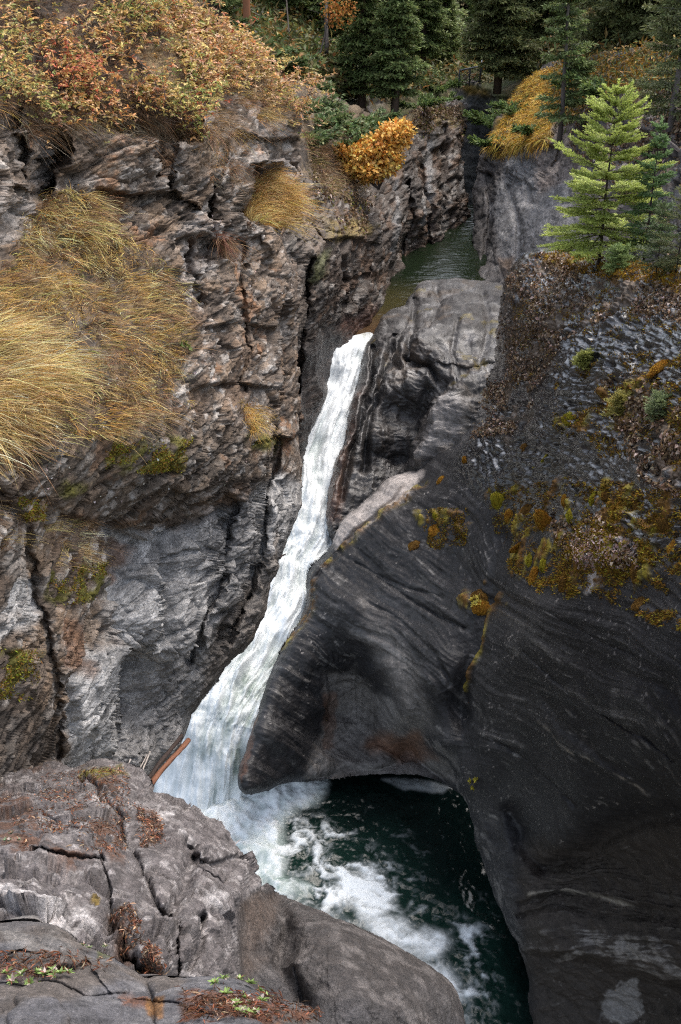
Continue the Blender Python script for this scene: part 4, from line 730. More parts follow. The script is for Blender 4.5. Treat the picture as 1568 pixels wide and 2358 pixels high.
pool('upper_pool', WZ, (-2, 9), (27, 50), .06, up_pool, [(850, 470), (1220, 470), (1220, 730), (960, 730), (885, 765), (852, 772), (815, 780), (785, 792), (760, 770), (740, 700)])
# rock bed under everything
me_mat = rock_mat('bedrock', 1, 6, .1, .4)
n = 60; gx = np.linspace(-260, 260, n); gy = np.linspace(-60, 460, n); X, Y = np.meshgrid(gx, gy)
Zg = -20.5+0*X
ids = np.arange(n*n).reshape(n, n); q = np.stack([ids[:-1, :-1], ids[:-1, 1:], ids[1:, 1:], ids[1:, :-1]], -1).reshape(-1, 4)
o = mesh_np('ground', np.stack([X, Y, Zg], -1).reshape(-1, 3), q, me_mat, dict(col=np.zeros((n*n, 3))+arr(.09, .075, .05), wet=np.zeros(n*n)+.1)); tag(o, kind='structure')
# ---------------------------------------------------------------- plants
def unit(v): return v/(np.linalg.norm(v, axis=-1, keepdims=True)+1e-9)
def pick(name, poly, n, dens=None):
    """n random places inside a photo polygon, on a rock surface"""
    p = np.asarray(poly, float); out = []
    tot = 0
    while tot < n:
        q = rng.random((n*3, 2))*(p.max(0)-p.min(0))+p.min(0)
        k = inside(q[:, 0], q[:, 1], p)
        if dens is not None: k &= rng.random(len(q)) < dens(q[:, 0], q[:, 1])
        q = q[k]; out.append(q); tot += len(q)
    q = np.concatenate(out)[:n]; P, N = SURF[name].at(q[:, 0], q[:, 1]); return P, N, q
def rdir(n): return unit(rng.normal(size=(n, 3)))
def jit(col, n, v=.2, hue=.06):
    c = np.asarray(col, float); c = np.broadcast_to(c, (n, 3)) if c.ndim == 1 else c
    return np.clip(c*(1+v*rng.normal(size=(n, 1)))*(1+hue*rng.normal(size=(n, 3))), .004, .9)
class G:
    """gathers triangles for one mesh"""
    def __init__(s): s.V = []; s.T = []; s.C = []; s.n = 0
    def add(s, V, T, C): s.V.append(np.asarray(V, float)); s.T.append(np.asarray(T, np.int64)+s.n); s.C.append(np.asarray(C, float)); s.n += len(V)
    def leaves(s, P, D, Nn, L, Wd, C, fold=.25, curl=.0):
        n = len(P); L = np.broadcast_to(L, n)[:, None]; Wd = np.broadcast_to(Wd, n)[:, None]
        D = unit(D); Nn = unit(Nn-D*(Nn*D).sum(-1, keepdims=True)); B = np.cross(D, Nn)
        v = np.stack([P, P+D*L*.45+B*Wd*.5+Nn*Wd*fold, P+D*L-Nn*L*curl, P+D*L*.45-B*Wd*.5+Nn*Wd*fold], 1).reshape(-1, 3)
        b = np.arange(n)[:, None]*4; t = np.concatenate([b+np.array([[0, 1, 2]]), b+np.array([[0, 2, 3]])], 0)
        s.add(v, t, np.repeat(C, 4, 0))
    def blades(s, P, D, L, Wd, G_, C, seg=4, tipc=None):
        """ribbons that start along D and bend towards G_ (vector, already scaled)"""
        n = len(P); L = np.broadcast_to(L, n)[:, None]; Wd = np.broadcast_to(Wd, n)[:, None]
        side = unit(np.cross(D, rdir(n))); vs = []; cs = []
        for k in range(seg+1):
            u = k/seg; p = P + D*L*u + G_*L*(u*u)
            w = Wd*(1-u)**.7*.5
            vs += [p-side*w, p+side*w]; c = C if tipc is None else C*(1-u)+tipc*u; cs += [c, c]
        v = np.stack(vs, 1).reshape(-1, 3); c = np.stack(cs, 1).reshape(-1, 3); m = 2*(seg+1)
        b = np.arange(n)[:, None]*m; T = []
        for k in range(seg):
            T += [b+np.array([[2*k, 2*k+1, 2*k+3]]), b+np.array([[2*k, 2*k+3, 2*k+2]])]
        s.add(v, np.concatenate(T, 0), c)
    def tube(s, pts, rad, col, k=7, jitr=.0):
        pts = np.asarray(pts, float); n = len(pts); rad = np.broadcast_to(rad, n)
        d = np.gradient(pts, axis=0); d = unit(d); a = unit(np.cross(d, np.array([.31, .17, .93])+0*d)); b = np.cross(d, a)
        th = np.arange(k)*2*math.pi/k
        r = rad[:, None]*(1+jitr*rng.normal(size=(n, k)))
        v = pts[:, None]+r[..., None]*(np.cos(th)[None, :, None]*a[:, None]+np.sin(th)[None, :, None]*b[:, None])
        T = []
        for i in range(n-1):
            for j in range(k):
                q = [i*k+j, i*k+(j+1) % k, (i+1)*k+(j+1) % k, (i+1)*k+j]; T += [[q[0], q[1], q[2]], [q[0], q[2], q[3]]]
        vv = v.reshape(-1, 3); e = len(vv); vv = np.concatenate([vv, pts[:1], pts[-1:]])
        for j in range(k): T += [[e, (j+1) % k, j], [e+1, (n-1)*k+j, (n-1)*k+(j+1) % k]]
        s.add(vv, T, jit(col, len(vv), .12, .02))
    def build(s, name, mat, parent=None, origin=None, smooth=False):
        V = np.concatenate(s.V)
        if origin is not None: V = V-np.asarray(origin)
        return mesh_np(name, V, None, mat, dict(col=np.concatenate(s.C)), smooth=smooth, parent=parent, tris=np.concatenate(s.T))
UP = np.array([0, 0, 1.])
GOLD, STRAW, PALE, TANB, OLIVE = (.48, .28, .075), (.54, .37, .14), (.66, .53, .27), (.24, .14, .07), (.19, .18, .05)
def palette(n, cols, w):
    w = np.asarray(w, float); i = rng.choice(len(cols), n, p=w/w.sum()); return jit(np.asarray(cols)[i], n, .18, .05)
# --- dry grass on the left slope
def grass_patch(g, surf, poly, n, L, bend, cols, w, width=.006, dens=None, lift=.75, per=14, spread=.09, swirl=1.1, droop=.45, base=True):
    m = max(3, n//per); Pc, Nc, q = pick(surf, poly, m, dens); k = np.repeat(np.arange(len(Pc)), per); n = len(k)
    ang = swirl*fbm(np.stack([q[:, 0]*.006, q[:, 1]*.008, q[:, 0]*0], -1), 1, 2, 207)*1.6+rng.normal(size=len(q))*.45*swirl
    bd = np.asarray(bend); B = np.stack([bd[0]*np.cos(ang)-bd[1]*np.sin(ang), bd[0]*np.sin(ang)+bd[1]*np.cos(ang), bd[2]+0*ang], -1)
    LLc = L*(.55+.8*rng.random(len(q))); Cc = palette(len(q), cols, w)*(1+.25*rng.normal(size=(len(q), 1)))
    P = Pc[k]+rdir(n)*spread*rng.random((n, 1)); N = Nc[k]
    dirn = unit(N*lift+UP*.6+rdir(n)*.5+B[k]*.35)
    G_ = B[k]*(.35+.5*rng.random((n, 1)))+np.array([0, 0, -droop])*(.5+rng.random((n, 1)))+.22*rdir(n)
    LL = LLc[k]*(.45+.7*rng.random(n)); C = np.clip(Cc[k]*(1+.2*rng.normal(size=(n, 1))), .01, .7)
    g.blades(P-N*.03, dirn, LL, width*(.5+.8*rng.random(n)), G_, C, 5, np.clip(C*1.3, 0, .75))
g = G()
pA = [(-60, 660), (20, 600), (60, 500), (110, 450), (180, 440), (230, 500), (310, 560), (390, 640), (420, 700), (435, 780), (400, 860), (380, 900), (320, 950), (250, 1000), (130, 1010), (-60, 1060)]
bend = unit(np.array([.7, -.5, -.3]))
def dA(x, y): return np.clip(.45+1.5*fbm(np.stack([x*.012, y*.018, x*0], -1), 1, 3, 202)+.3*(x < 120), .03, 1)
BRN = (.13, .08, .045); GRG = (.20, .17, .12)
grass_patch(g, 'left_cliff', pA, 10000, .17, bend, [TANB, BRN, OLIVE, GRG, GOLD, STRAW, (.07, .045, .03)], [4, 3, 2, 1.5, 4, 2, 2], .011, None, per=8, spread=.12, droop=.3)
grass_patch(g, 'left_cliff', pA, 10000, .25, bend, [GOLD, STRAW, PALE, TANB, OLIVE, (.30, .15, .07), BRN], [4, 4, 2.5, 4, 1.4, 1, 2], .0075, dA, per=7, spread=.14, swirl=1.6, droop=.35)
grass_patch(g, 'left_cliff', [(-60, 760), (40, 740), (130, 800), (150, 900), (60, 960), (-60, 1040)], 4200, .38, bend, [GOLD, STRAW, PALE, TANB, BRN], [3, 5, 5, 2, 1], .0075, per=8, spread=.12, swirl=1.4, droop=.3)
grass_patch(g, 'left_cliff', [(90, 450), (200, 440), (260, 520), (300, 620), (200, 640), (60, 560)], 2000, .28, bend, [(.36, .32, .12), PALE, STRAW, TANB, BRN], [3, 2, 3, 3, 2], .010, per=9)
grass_patch(g, 'left_cliff', [(-60, 880), (120, 900), (250, 960), (430, 860), (420, 950), (300, 1020), (120, 1060), (-60, 1080)], 2200, .26, bend, [STRAW, TANB, PALE, BRN], [3, 4, 1.4, 3], .007, dA, per=6)
grass_patch(g, 'left_cliff', [(430, 300), (520, 230), (560, 350), (560, 420), (480, 420)], 1300, .42, bend, [TANB, GOLD, (.22, .10, .06), GRG], [5, 2, 2, 2], .006)
grass_patch(g, 'left_cliff', [(380, 60), (560, 130), (650, 260), (600, 300), (480, 180), (350, 120)], 3000, .34, bend, [TANB, STRAW, GOLD, PALE, GRG], [4, 2, 2, 1, 2], .007)
grass_patch(g, 'left_cliff', [(-60, -40), (400, -40), (560, 120), (660, 260), (480, 230), (300, 320), (-60, 280)], 11000, .22, bend, [TANB, GOLD, BRN, (.08, .05, .035), GRG], [4, 1.2, 4, 3, 2], .008, per=7)
grass_patch(g, 'left_cliff', [(60, 240), (300, 290), (460, 280), (540, 230), (560, 300), (440, 340), (180, 330), (60, 300)], 2200, .3, bend, [BRN, GRG, TANB], [3, 3, 2], .005, per=6, droop=.8)
tag(g.build('dry_grass', M['grass']), kind='stuff')
def tuft(surf, poly, n, L, cols, w, label, width=.008, bd=bend, group=None):
    g = G(); grass_patch(g, surf, poly, n, L, bd, cols, w, width, lift=.9)
    c = np.asarray(poly, float).mean(0); P, N = SURF[surf].at(c[0:1], c[1:2])
    o = g.build('grass_tuft', M['grass'], origin=P[0]); o.location = tuple(P[0]); tag(o, label, 'grass tuft', group); return o
tuft('left_cliff', [(580, 410), (625, 400), (660, 440), (665, 490), (640, 520), (600, 520), (570, 500)], 3800, .5, [GOLD, STRAW, (.42, .25, .12)], [4, 4, 3], 'large golden grass tuft hanging off the rock edge at mid cliff', .012)
tuft('left_cliff', [(545, 930), (590, 935), (595, 985), (570, 1000)], 500, .35, [GOLD, STRAW], [3, 2], 'small orange dry grass tuft alone on the rough rock beside the white chute', .009)
tuft('left_cliff', [(110, 1190), (220, 1200), (230, 1290), (110, 1300)], 600, .2, [STRAW, TANB, PALE, OLIVE], [3, 4, 1, 1], 'thin straw grass tuft on the mossy ledge left of the vertical crack', .005)
tuft('left_cliff', [(490, 540), (530, 550), (520, 580)], 300, .35, [(.2, .08, .05), TANB], [2, 2], 'reddish brown grass tuft tucked under the fractured cliff edge', .009)
tuft('left_cliff', [(-40, 1180), (30, 1180), (50, 1260), (-40, 1280)], 220, .2, [TANB, STRAW, (.22, .1, .05)], [3, 3, 1], 'sparse brown grass tuft at the left picture edge beneath the slope', .005)
# --- low autumn shrubs (ground cover) on the upper left slope
YEL, ORA, RED, GRN, SAL = (.56, .42, .15), (.54, .29, .11), (.44, .13, .07), (.24, .26, .08), (.52, .34, .20)
def shrub(g, gs, P, N, R, H, nl, cols, w, ls=.06, clusters=None, stem=(.14, .095, .075)):
    """twigs rise from P and carry sprays of leaflets"""
    nt = max(4, nl//7)
    D = unit(N*.6+UP*.8+rdir(nt)*.9); L = H*(.5+.7*rng.random(nt))
    base = P+rdir(nt)*R*.35
    gb = np.array([.15, -.1, -.25])
    gs.blades(base, D, L, .015, gb+0*D, jit(stem, nt, .2), 3)
    k = rng.integers(0, nt, nl); u = .45+.6*rng.random(nl)
    C0 = base[k]+D[k]*(L[k]*u)[:, None]+gb*(L[k]*u*u)[:, None]+rdir(nl)*.07
    col = palette(nl, cols, w)
    for _ in range(4):
        g.leaves(C0, rdir(nl)*[1, 1, .5]+[0, 0, .1], UP+rdir(nl)*.7, ls*(.45+1.1*rng.random(nl)**1.5), ls*.5, jit(col, nl, .16, .04), .18, .15)
g = G(); gs = G()
slope_poly = [(-60, -60), (420, -60), (500, 60), (600, 160), (660, 230), (680, 270), (640, 262), (560, 190), (500, 200), (440, 260), (420, 300), (330, 290), (200, 310), (120, 290), (60, 250), (-60, 220)]
P, N, q = pick('left_cliff', slope_poly, 430, lambda x, y: np.clip(.25+2.4*fbm(np.stack([x*.012, y*.016, x*0], -1), 1, 3, 203), .05, 1))
for i in range(len(P)):
    x, y = q[i]; hn = float(fbm(np.array([[x*.01, y*.012, 7.]]), 1, 2, 204)[0])
    w = [5, 1.6, .1, 4., 1.2] if hn > .06 else [2.6, 4, .5, .8, 3.2]
    if x < 200 and 120 < y < 260 and hn < 0: w = [2, 4, 1.6, 1, 1]
    if x > 450: w = [2.4, 3, .4, .7, 4]
    d = np.linalg.norm(P[i]); k = d/15.
    shrub(g, gs, P[i], N[i], .35, .42, int(14*(.4+rng.random())), [YEL, ORA, RED, GRN, SAL], w, .058*k)
P, N, q = pick('left_cliff', [(400, 20), (480, 40), (600, 140), (680, 255), (692, 330), (640, 270), (540, 210), (430, 250), (400, 160)], 150)
for i in range(len(P)): shrub(g, gs, P[i], N[i], .35, .34, 13, [YEL, ORA, RED, GRN, SAL], [4, 1.6, .1, .7, 5], .075)
tag(g.build('autumn_shrub_leaves', M['leaf']), kind='stuff'); tag(gs.build('autumn_shrub_twigs', M['wood']), kind='stuff')
def bush(surf, px, py, R, H, nl, cols, w, label, ls, name='autumn_shrub', cat='shrub', n=6, group=None, off=(0, 0, 0), stem=(.09, .055, .045)):
    P, N = SURF[surf].at(np.array([px]), np.array([py])); P = P[0]+off
    r = empty(name, P, label, cat, group); g = G(); gs = G()
    for _ in range(n):
        shrub(g, gs, P+rdir(1)[0]*R*[1, 1, .3], N[0], R*.5, H, nl//n, cols, w, ls, stem=stem)
    g.build('foliage', M['leaf'], r, P); gs.build('stem', M['wood'], r, P); return r
bush('left_cliff', 85, 190, .5, .5, 130, [RED, ORA], [3, 3], 'fiery red and orange shrub low on the far left of the slope', .05)
bush('left_cliff', 190, 240, .4, .4, 110, [YEL, GRN], [4, 1], 'small yellow leaved shrub just above the cracked square block', .05)
bush('left_cliff', 345, 262, .7, .5, 230, [YEL, GRN, (.42, .4, .12)], [3, 3, 2], 'yellow green shrub overhanging the cliff top in the middle of the slope', .055)
bush('left_cliff', 412, 268, .3, .5, 80, [RED, (.5, .14, .05)], [3, 1], 'little scarlet shrub right beside the yellow green one', .055)
bush('left_cliff', 645, 215, .5, .5, 170, [ORA, SAL, YEL], [3, 3, 1], 'orange shrub on the very crest where the slope falls to the canyon', .062)
bush('left_cliff', 600, 150, .45, .4, 120, [YEL, (.42, .36, .12), GRN], [3, 2, 1], 'pale yellow shrub on the crest in front of the orange pine trunk', .06)
bush('left_cliff', 250, 60, .7, .6, 170, [YEL, GRN, (.3, .3, .05)], [3, 2, 1], 'yellow and green bush high on the left slope near the top edge', .055)
# the golden bush in the middle
GO = [(.74, .40, .09), (.80, .50, .14), (.60, .27, .05), (.55, .36, .10)]
P, N = SURF['canyon_wall_left'].at(np.array([885.]), np.array([395.])); P0 = at(872, 436, proj(P)[2][0]-4.5)
r = empty('golden_shrub', P0, 'bright golden orange bush leaning out over the dark canyon slot', 'shrub'); g = G(); gs = G()
t0 = float(proj(P0)[2])
for (cx, cy, sx, sy, n) in ((905, 315, 36, 32, 300), (870, 350, 48, 34, 420), (820, 362, 38, 22, 280), (850, 395, 40, 22, 280), (895, 370, 30, 30, 200), (795, 352, 26, 16, 150), (930, 300, 18, 20, 90), (815, 385, 34, 20, 160)):
    q = rng.normal(size=(n, 3))*.5
    q = q/np.maximum(1, np.linalg.norm(q, axis=1, keepdims=True))
    C0 = at(cx+q[:, 0]*sx, cy+q[:, 1]*sy, t0+q[:, 2]*.7)
    col = palette(n, GO, [4, 4, 2, 1])
    for _ in range(6): g.leaves(C0+rdir(n)*.12, rdir(n), UP+rdir(n)*.8, .15*(.7+.5*rng.random(n)), .10, jit(col, n, .15, .04), .15, .1)
    e = at(cx, cy, t0); gs.tube([P0, P0*.5+e*.5+[0, 0, -.05], e], [.03, .02, .008], (.06, .045, .04), 5)
g.build('foliage', M['leaf'], r, P0); gs.build('stem', M['wood'], r, P0)
# --- conifers
def spruce(H, R, seed, nb=46, per=5, spray=9, ls=.16, lw=.05, green=(.035, .065, .025), tip=(.07, .12, .035), bare=.12, droop=.35, trunk=(.09, .065, .05), tr=.022, gap=.15, dead=0, twig_n=6, reach=.8):
    rs = np.random.default_rng(seed); g = G(); gt = G()
    tz = np.linspace(0, H, 9); sway = np.cumsum(rs.normal(size=(9, 2))*H*.004, 0)
    tp = np.stack([sway[:, 0], sway[:, 1], tz], -1); gt.tube(tp, H*tr*(1-tz/H*.93), trunk, 7, .08)
    Ps = []; Ds = []; Ls = []
    for i in range(nb):
        h = H*(bare+(1-bare)*((i+rs.random()*.6)/nb)**.9); u = (h/H-bare)/(1-bare)
        Lm = R*((1-u)**reach)*(.9 if u > .1 else .65+2*u)+.05*R
        for j in range(per):
            if rs.random() < gap: continue
            a = rs.random()*6.283; L = Lm*(.65+.5*rs.random()); k = max(3, int(spray*L/R)+2)
            s = np.linspace(.12, 1, k)
            dr = droop*(.6+.6*rs.random())*(1-.75*u)
            c = np.stack([np.cos(a)*L*s, np.sin(a)*L*s, L*(-dr*s+.28*dr*s**3+(.25+.4*u)*s*.6)], -1)+np.array([np.interp(h, tz, tp[:, 0]), np.interp(h, tz, tp[:, 1]), h])
            gt.blades(c[:1], unit(c[-1:]-c[:1]), L*.9, .02*H/6, np.array([[0, 0, -.02]]), np.array([trunk])*.8, 2)
            d = unit(np.gradient(c, axis=0)); sd = unit(np.cross(d, UP))
            for sg in (-1, 1, 0):
                wl = L*.42*(1-s*.55) if sg else L*.15*np.ones(k)
                for m in range(twig_n if sg else 2):
                    f = (m+rs.random(k))/(twig_n if sg else 2)
                    pp = c+sd*sg*(wl*f)[:, None]+d*(wl*f*.6)[:, None]+np.array([0, 0, -1.])*(wl*f*.25)[:, None]+rs.normal(size=(k, 3))*L*.03
                    Ps.append(pp); Ds.append(unit(sd*sg+d*.9+rs.normal(size=(k, 3))*.35+[0, 0, -.15])); Ls.append(s*.5+.5*f)
    P = np.concatenate(Ps); D = np.concatenate(Ds); w = np.concatenate(Ls)[:, None]; n = len(P)
    C = np.asarray(green)*(1-w)+np.asarray(tip)*w; C = C*(1+.22*rs.normal(size=(n, 1)))*(1+.05*rs.normal(size=(n, 3))); C = np.clip(C, .006, .6)
    Nn = UP+rs.normal(size=(n, 3))*.5
    g.leaves(P, D, Nn, ls*(.6+.7*rs.random(n)), lw, C, .1, .12)
    g.leaves(P, D+rs.normal(size=(n, 3))*.5, rs.normal(size=(n, 3)), ls*.8*(.6+.7*rs.random(n)), lw*.8, C*.85, .1, .12)
    return g, gt
def place(px, py, t): return at(px, py, t)
def make_tree(name, loc, gs, label, group=None, rz=0, sc=1, cat='tree'):
    r = empty(name, loc, label, cat, group, rz); r.scale = (sc, sc, sc)
    gs[0].build('crown', M['needle'], r); gs[1].build('trunk', M['wood'], r, smooth=True); return r
def copy_tree(src, loc, rz, sc, label, group=None):
    r = src.copy(); COL.objects.link(r); r.location = tuple(float(v) for v in loc); r.rotation_euler = (0, 0, rz)
    r.scale = (sc, sc, sc*1.0); r['label'] = label
    if 'group' in r: del r['group']
    if group: r['group'] = group
    for ch in src.children:
        c = ch.copy(); COL.objects.link(c); c.parent = r
    return r
DK = dict(green=(.085, .10, .045), tip=(.20, .22, .085)); MD = dict(green=(.10, .135, .055), tip=(.25, .31, .11)); LT = dict(green=(.22, .26, .13), tip=(.40, .46, .22))  # LT: far spruces, haze put into the colour by lightening the greens
far_lab = 'slender spruce standing deep in the woods behind the canyon'
tA = make_tree('spruce_tree', place(832, 262, 46), spruce(8.5, 1.35, 1, 50, 5, 9, .20, .07, **MD), 'green spruce with open lower branches behind the dark layered bank', rz=.3)
tB = make_tree('spruce_tree', place(905, 292, 45), spruce(8.2, 1.25, 2, 54, 5, 9, .19, .07, bare=.16, **MD), 'middle spruce with bright green crown rooted above the golden bush', rz=1)
tC = make_tree('spruce_tree', place(1140, 215, 52), spruce(10, 1.8, 3, 60, 6, 13, .24, .07, droop=.6, **DK), 'big dark drooping spruce left of the orange mossy bank')
tD = make_tree('spruce_tree', place(1286, 345, 38), spruce(8.5, 1.1, 4, 44, 4, 8, .17, .06, bare=.14, gap=.35, trunk=(.13, .11, .1), tr=.011, **MD), 'thin spruce with a bare lower trunk on the rim of the grey wall')
tE = make_tree('spruce_tree', place(1540, 330, 29), spruce(7.5, 1.2, 5, 40, 4, 9, .13, .045, bare=.1, gap=.3, trunk=(.17, .15, .14), tr=.012, **DK), 'sparse spruce with a pale lichened trunk at the far right')
tF = make_tree('spruce_tree', place(1425, 150, 44), spruce(9, 2.2, 6, 50, 6, 12, .22, .07, droop=.6, trunk=(.05, .04, .035), **DK), 'dense dark spruce with a thick black trunk above the right bank')
tL = make_tree('spruce_tree', place(1012, 150, 66), spruce(8.6, 1.5, 7, 42, 5, 9, .26, .10, **LT), 'pale green spruce far back left of the railing, lighter than its neighbours')
tL2 = make_tree('spruce_tree', place(945, 120, 70), spruce(9, 1.2, 8, 40, 5, 8, .26, .10, gap=.35, green=(.10, .11, .05), tip=(.20, .20, .10)), 'yellowish green spruce far back between the two front spruces')
GP = lambda px, py, t: place(px, py, t)
copy_tree(tA, GP(1020, 195, 62), 2.1, .8, 'light spruce just left of the steel railing')
copy_tree(tB, GP(975, 190, 58), 4, 1.15, 'spruce on a dark bare stem left of the railing, between two brighter ones')
copy_tree(tC, GP(1235, 130, 55), 3.3, 1.1, 'tall dark spruce in the second row over the orange moss slope')
copy_tree(tF, GP(1490, 140, 42), 2, 1., 'dark bushy spruce near the right edge behind the fallen grey branch')
copy_tree(tC, GP(1600, 170, 38), 5, .9, 'dark spruce cut off by the right picture edge')
copy_tree(tD, GP(660, 75, 52), 2, 1.15, 'thin dark spruce right of the orange pine trunk')
copy_tree(tA, GP(730, 110, 55), 5, 1.1, 'dark spruce behind the leaning bare tree')
copy_tree(tC, GP(620, 40, 58), 2.6, 1.0, 'wide drooping spruce right behind the orange pine trunk')
rr = random.Random(5)
k = 0
for (x, y, t) in [(x_, 50-rr.random()*130, 66+rr.random()*50) for x_ in range(400, 1700, 32)] + [(x_, 30-rr.random()*120, 66+rr.random()*34) for x_ in range(440, 1680, 47)] + [(1110, 110, 78), (1075, 90, 84), (1000, 120, 74), (1150, 80, 70), (930, 100, 72), (780, 120, 66), (860, 120, 64)]:
    src = [tL, tB, tL, tA, tL2][k % 5]; k += 1
    Pg, Ng = SURF['forest_ground'].at(np.array([x]), np.array([y])); 
    copy_tree(src, Pg[0]-[0, 0, .3], rr.random()*6, (.9+.5*rr.random()), far_lab, 'spruces deep in the forest')
# pine with the orange trunk
def bare_tree(name, pts, rad, col, label, cat='tree', leaves=None, twigs=8, seed=0, part='trunk', jr=.08):
    pts = np.asarray(pts, float); r = empty(name, pts[0], label, cat); rs = np.random.default_rng(seed); g = G()
    u = np.linspace(0, 1, 14); q = np.stack([np.interp(u, np.linspace(0, 1, len(pts)), pts[:, k_]) for k_ in range(3)], -1)
    g.tube(q, np.interp(u, np.linspace(0, 1, len(rad)), rad), col, 8, jr)
    L = np.linalg.norm(pts[-1]-pts[0]); ends = []
    for _ in range(twigs):
        k_ = rs.integers(4, 13); d = unit(rs.normal(size=3)*[1, 1, .4]+[0, 0, .5]); l = L*(.1+.15*rs.random()); e = q[k_]+d*l
        g.tube([q[k_], (q[k_]+e)/2+[0, 0, l*.06], e], [rad[-1]*.6+.004, .008, .004], col, 4); ends.append(e)
    g.build(part, M['wood'], r, pts[0], smooth=True)
    if leaves:
        gl = G(); cols, n, R, ls, cen = leaves
        P = np.asarray(cen)+rdir(n)*R*rs.random((n, 1))**.5
        for _ in range(3): gl.leaves(P+rdir(n)*ls, rdir(n), UP+rdir(n), ls, ls*.7, palette(n, cols, [1]*len(cols)), .15, .1)
        gl.build('foliage', M['leaf'], r, pts[0])
    return r
b0 = place(572, 112, 41)
pine = bare_tree('pine_tree', [b0, b0+[-.03, .1, 2], b0+[-.05, .1, 5], b0+[0, 0, 8]], [.17, .14, .12, .06], (.24, .10, .05), 'tall pine with a bare orange brown trunk at the top of the slope', twigs=6, seed=3)
gl = G(); n = 1500; P = b0+[0, 0, 6.5]+rdir(n)*[1.8, 1.8, 1.8]; gl.leaves(P, rdir(n), rdir(n), .3, .08, jit((.04, .07, .025), n)); gl.build('crown', M['needle'], pine, b0)
a, b = place(698, 232, 41), place(760, 30, 43)
bare_tree('bare_tree', [a, (a+b)/2+[.1, 0, 0], b], [.05, .035, .015], (.035, .03, .028), 'leaning thin black bare tree with a few orange leaves at its tip', leaves=([(.55, .2, .05), (.5, .28, .07)], 160, .75, .13, place(778, 22, 43)), twigs=14, seed=4)
a, b = place(672, 170, 42), place(655, -60, 46)
bare_tree('bare_tree', [a, b], [.05, .02], (.05, .04, .035), 'thin dead stem left of the leaning black tree', twigs=8, seed=5)
a, b = place(838, 215, 52), place(834, -60, 56)
bare_tree('birch_tree', [a, b], [.055, .03], (.38, .36, .33), 'slim white birch stem behind the front spruces', twigs=5, seed=6)
for (x0, y0, x1, t0_, rr_, c_, lab) in ((1022, 160, 1018, 62, .05, (.34, .3, .26), 'slim grey trunk between the railing and the yellowish spruce'), (955, 150, 958, 66, .05, (.4, .37, .33), 'thin pale trunk far back in the gap of the two front spruces'),
    (1105, 130, 1110, 70, .06, (.3, .25, .2), 'brown slim trunk beyond the railing'), (625, 70, 622, 50, .05, (.16, .12, .09), 'slim brown trunk just right of the orange pine'), (792, 150, 796, 56, .045, (.36, .33, .29), 'thin pale stem left of the front spruces')):
    a, b = place(x0, y0, t0_), place(x1, -80, t0_+4); bare_tree('slim_tree', [a, b], [rr_, rr_*.6], c_, lab, twigs=7, seed=int(x0))
a, b = place(752, 120, 44), place(750, -60, 47)
bare_tree('dead_tree', [a, b], [.09, .06], (.04, .033, .03), 'dark dead trunk behind the leaning black tree', twigs=10, seed=8)
a, b = place(540, 60, 44), place(536, -60, 45)
bare_tree('bare_tree', [a, b], [.06, .04], (.03, .026, .024), 'short black stem left of the orange pine trunk', twigs=3, seed=9)
for (p, q_, r1, col, lab) in (((700, 82, 48), (850, 108, 52), .05, (.2, .18, .16), 'fallen pale pole resting across the woods at top centre'), ((535, 0, 44), (612, 42, 47), .04, (.2, .18, .17), 'short fallen grey pole crossing behind the orange pine trunk'), ((1395, 140, 40), (1465, 158, 39), .05, (.24, .2, .19), 'fallen grey branch lying in the dark woods on the right'), ((1080, 70, 66), (1085, 130, 64), .03, (.2, .17, .15), 'thin snapped stick upright beyond the railing')):
    a, b = place(*p), place(*q_); g = G(); u = np.linspace(0, 1, 8)[:, None]; pts = a*(1-u)+b*u+np.sin(u*7)*[0, 0, .04]
    g.tube(pts-a, np.linspace(r1, r1*.5, 8), col, 7, .12); g.tube([(pts[4]-a), (pts[4]-a)+[.2, 0, .35]], [r1*.4, .008], col, 5)
    o = g.build('fallen_branch', M['wood'], smooth=True); o.location = tuple(a); tag(o, lab, 'branch')
# --- junipers and low firs on the left bank
JG = [(.15, .21, .08), (.09, .14, .05), (.21, .24, .10), (.19, .13, .05)]
def juniper(surf, px, py, W_, H, n, label, ls=.16, cols=JG, w=(4, 4, 2, 1), rise=.5, off=(0, 0, 0), name='juniper_shrub', group=None):
    P, N = SURF[surf].at(np.array([px]), np.array([py])); P = P[0]+np.asarray(off)
    r = empty(name, P, label, 'shrub', group); g = G(); gs = G(); nb = max(6, n//60)
    a = rng.random(nb)*6.283; L = W_*(.4+.6*rng.random(nb)); D = np.stack([np.cos(a), np.sin(a)*.8, rise*(.3+.7*rng.random(nb))], -1)
    gs.blades(np.zeros((nb, 3)), D, L, .03, np.array([0, 0, -.15])+0*D, jit((.09, .06, .045), nb), 3)
    k_ = rng.integers(0, nb, n); u = rng.random(n)**.6
    C = D[k_]*(L[k_]*u)[:, None]+[0, 0, -.15]*(L[k_]*u*u)[:, None]+rdir(n)*[1, 1, .35]*(.16*W_)*rng.random((n, 1))
    col = palette(n, cols, w)
    for _ in range(3): g.leaves(C+rdir(n)*.05, unit(D[k_]+rdir(n)*.7), UP+rdir(n)*.6, ls*(.6+.7*rng.random(n)), ls*.42, jit(col, n, .2, .03), .1, .1)
    g.build('foliage', M['needle'], r); gs.build('stem', M['wood'], r); return r
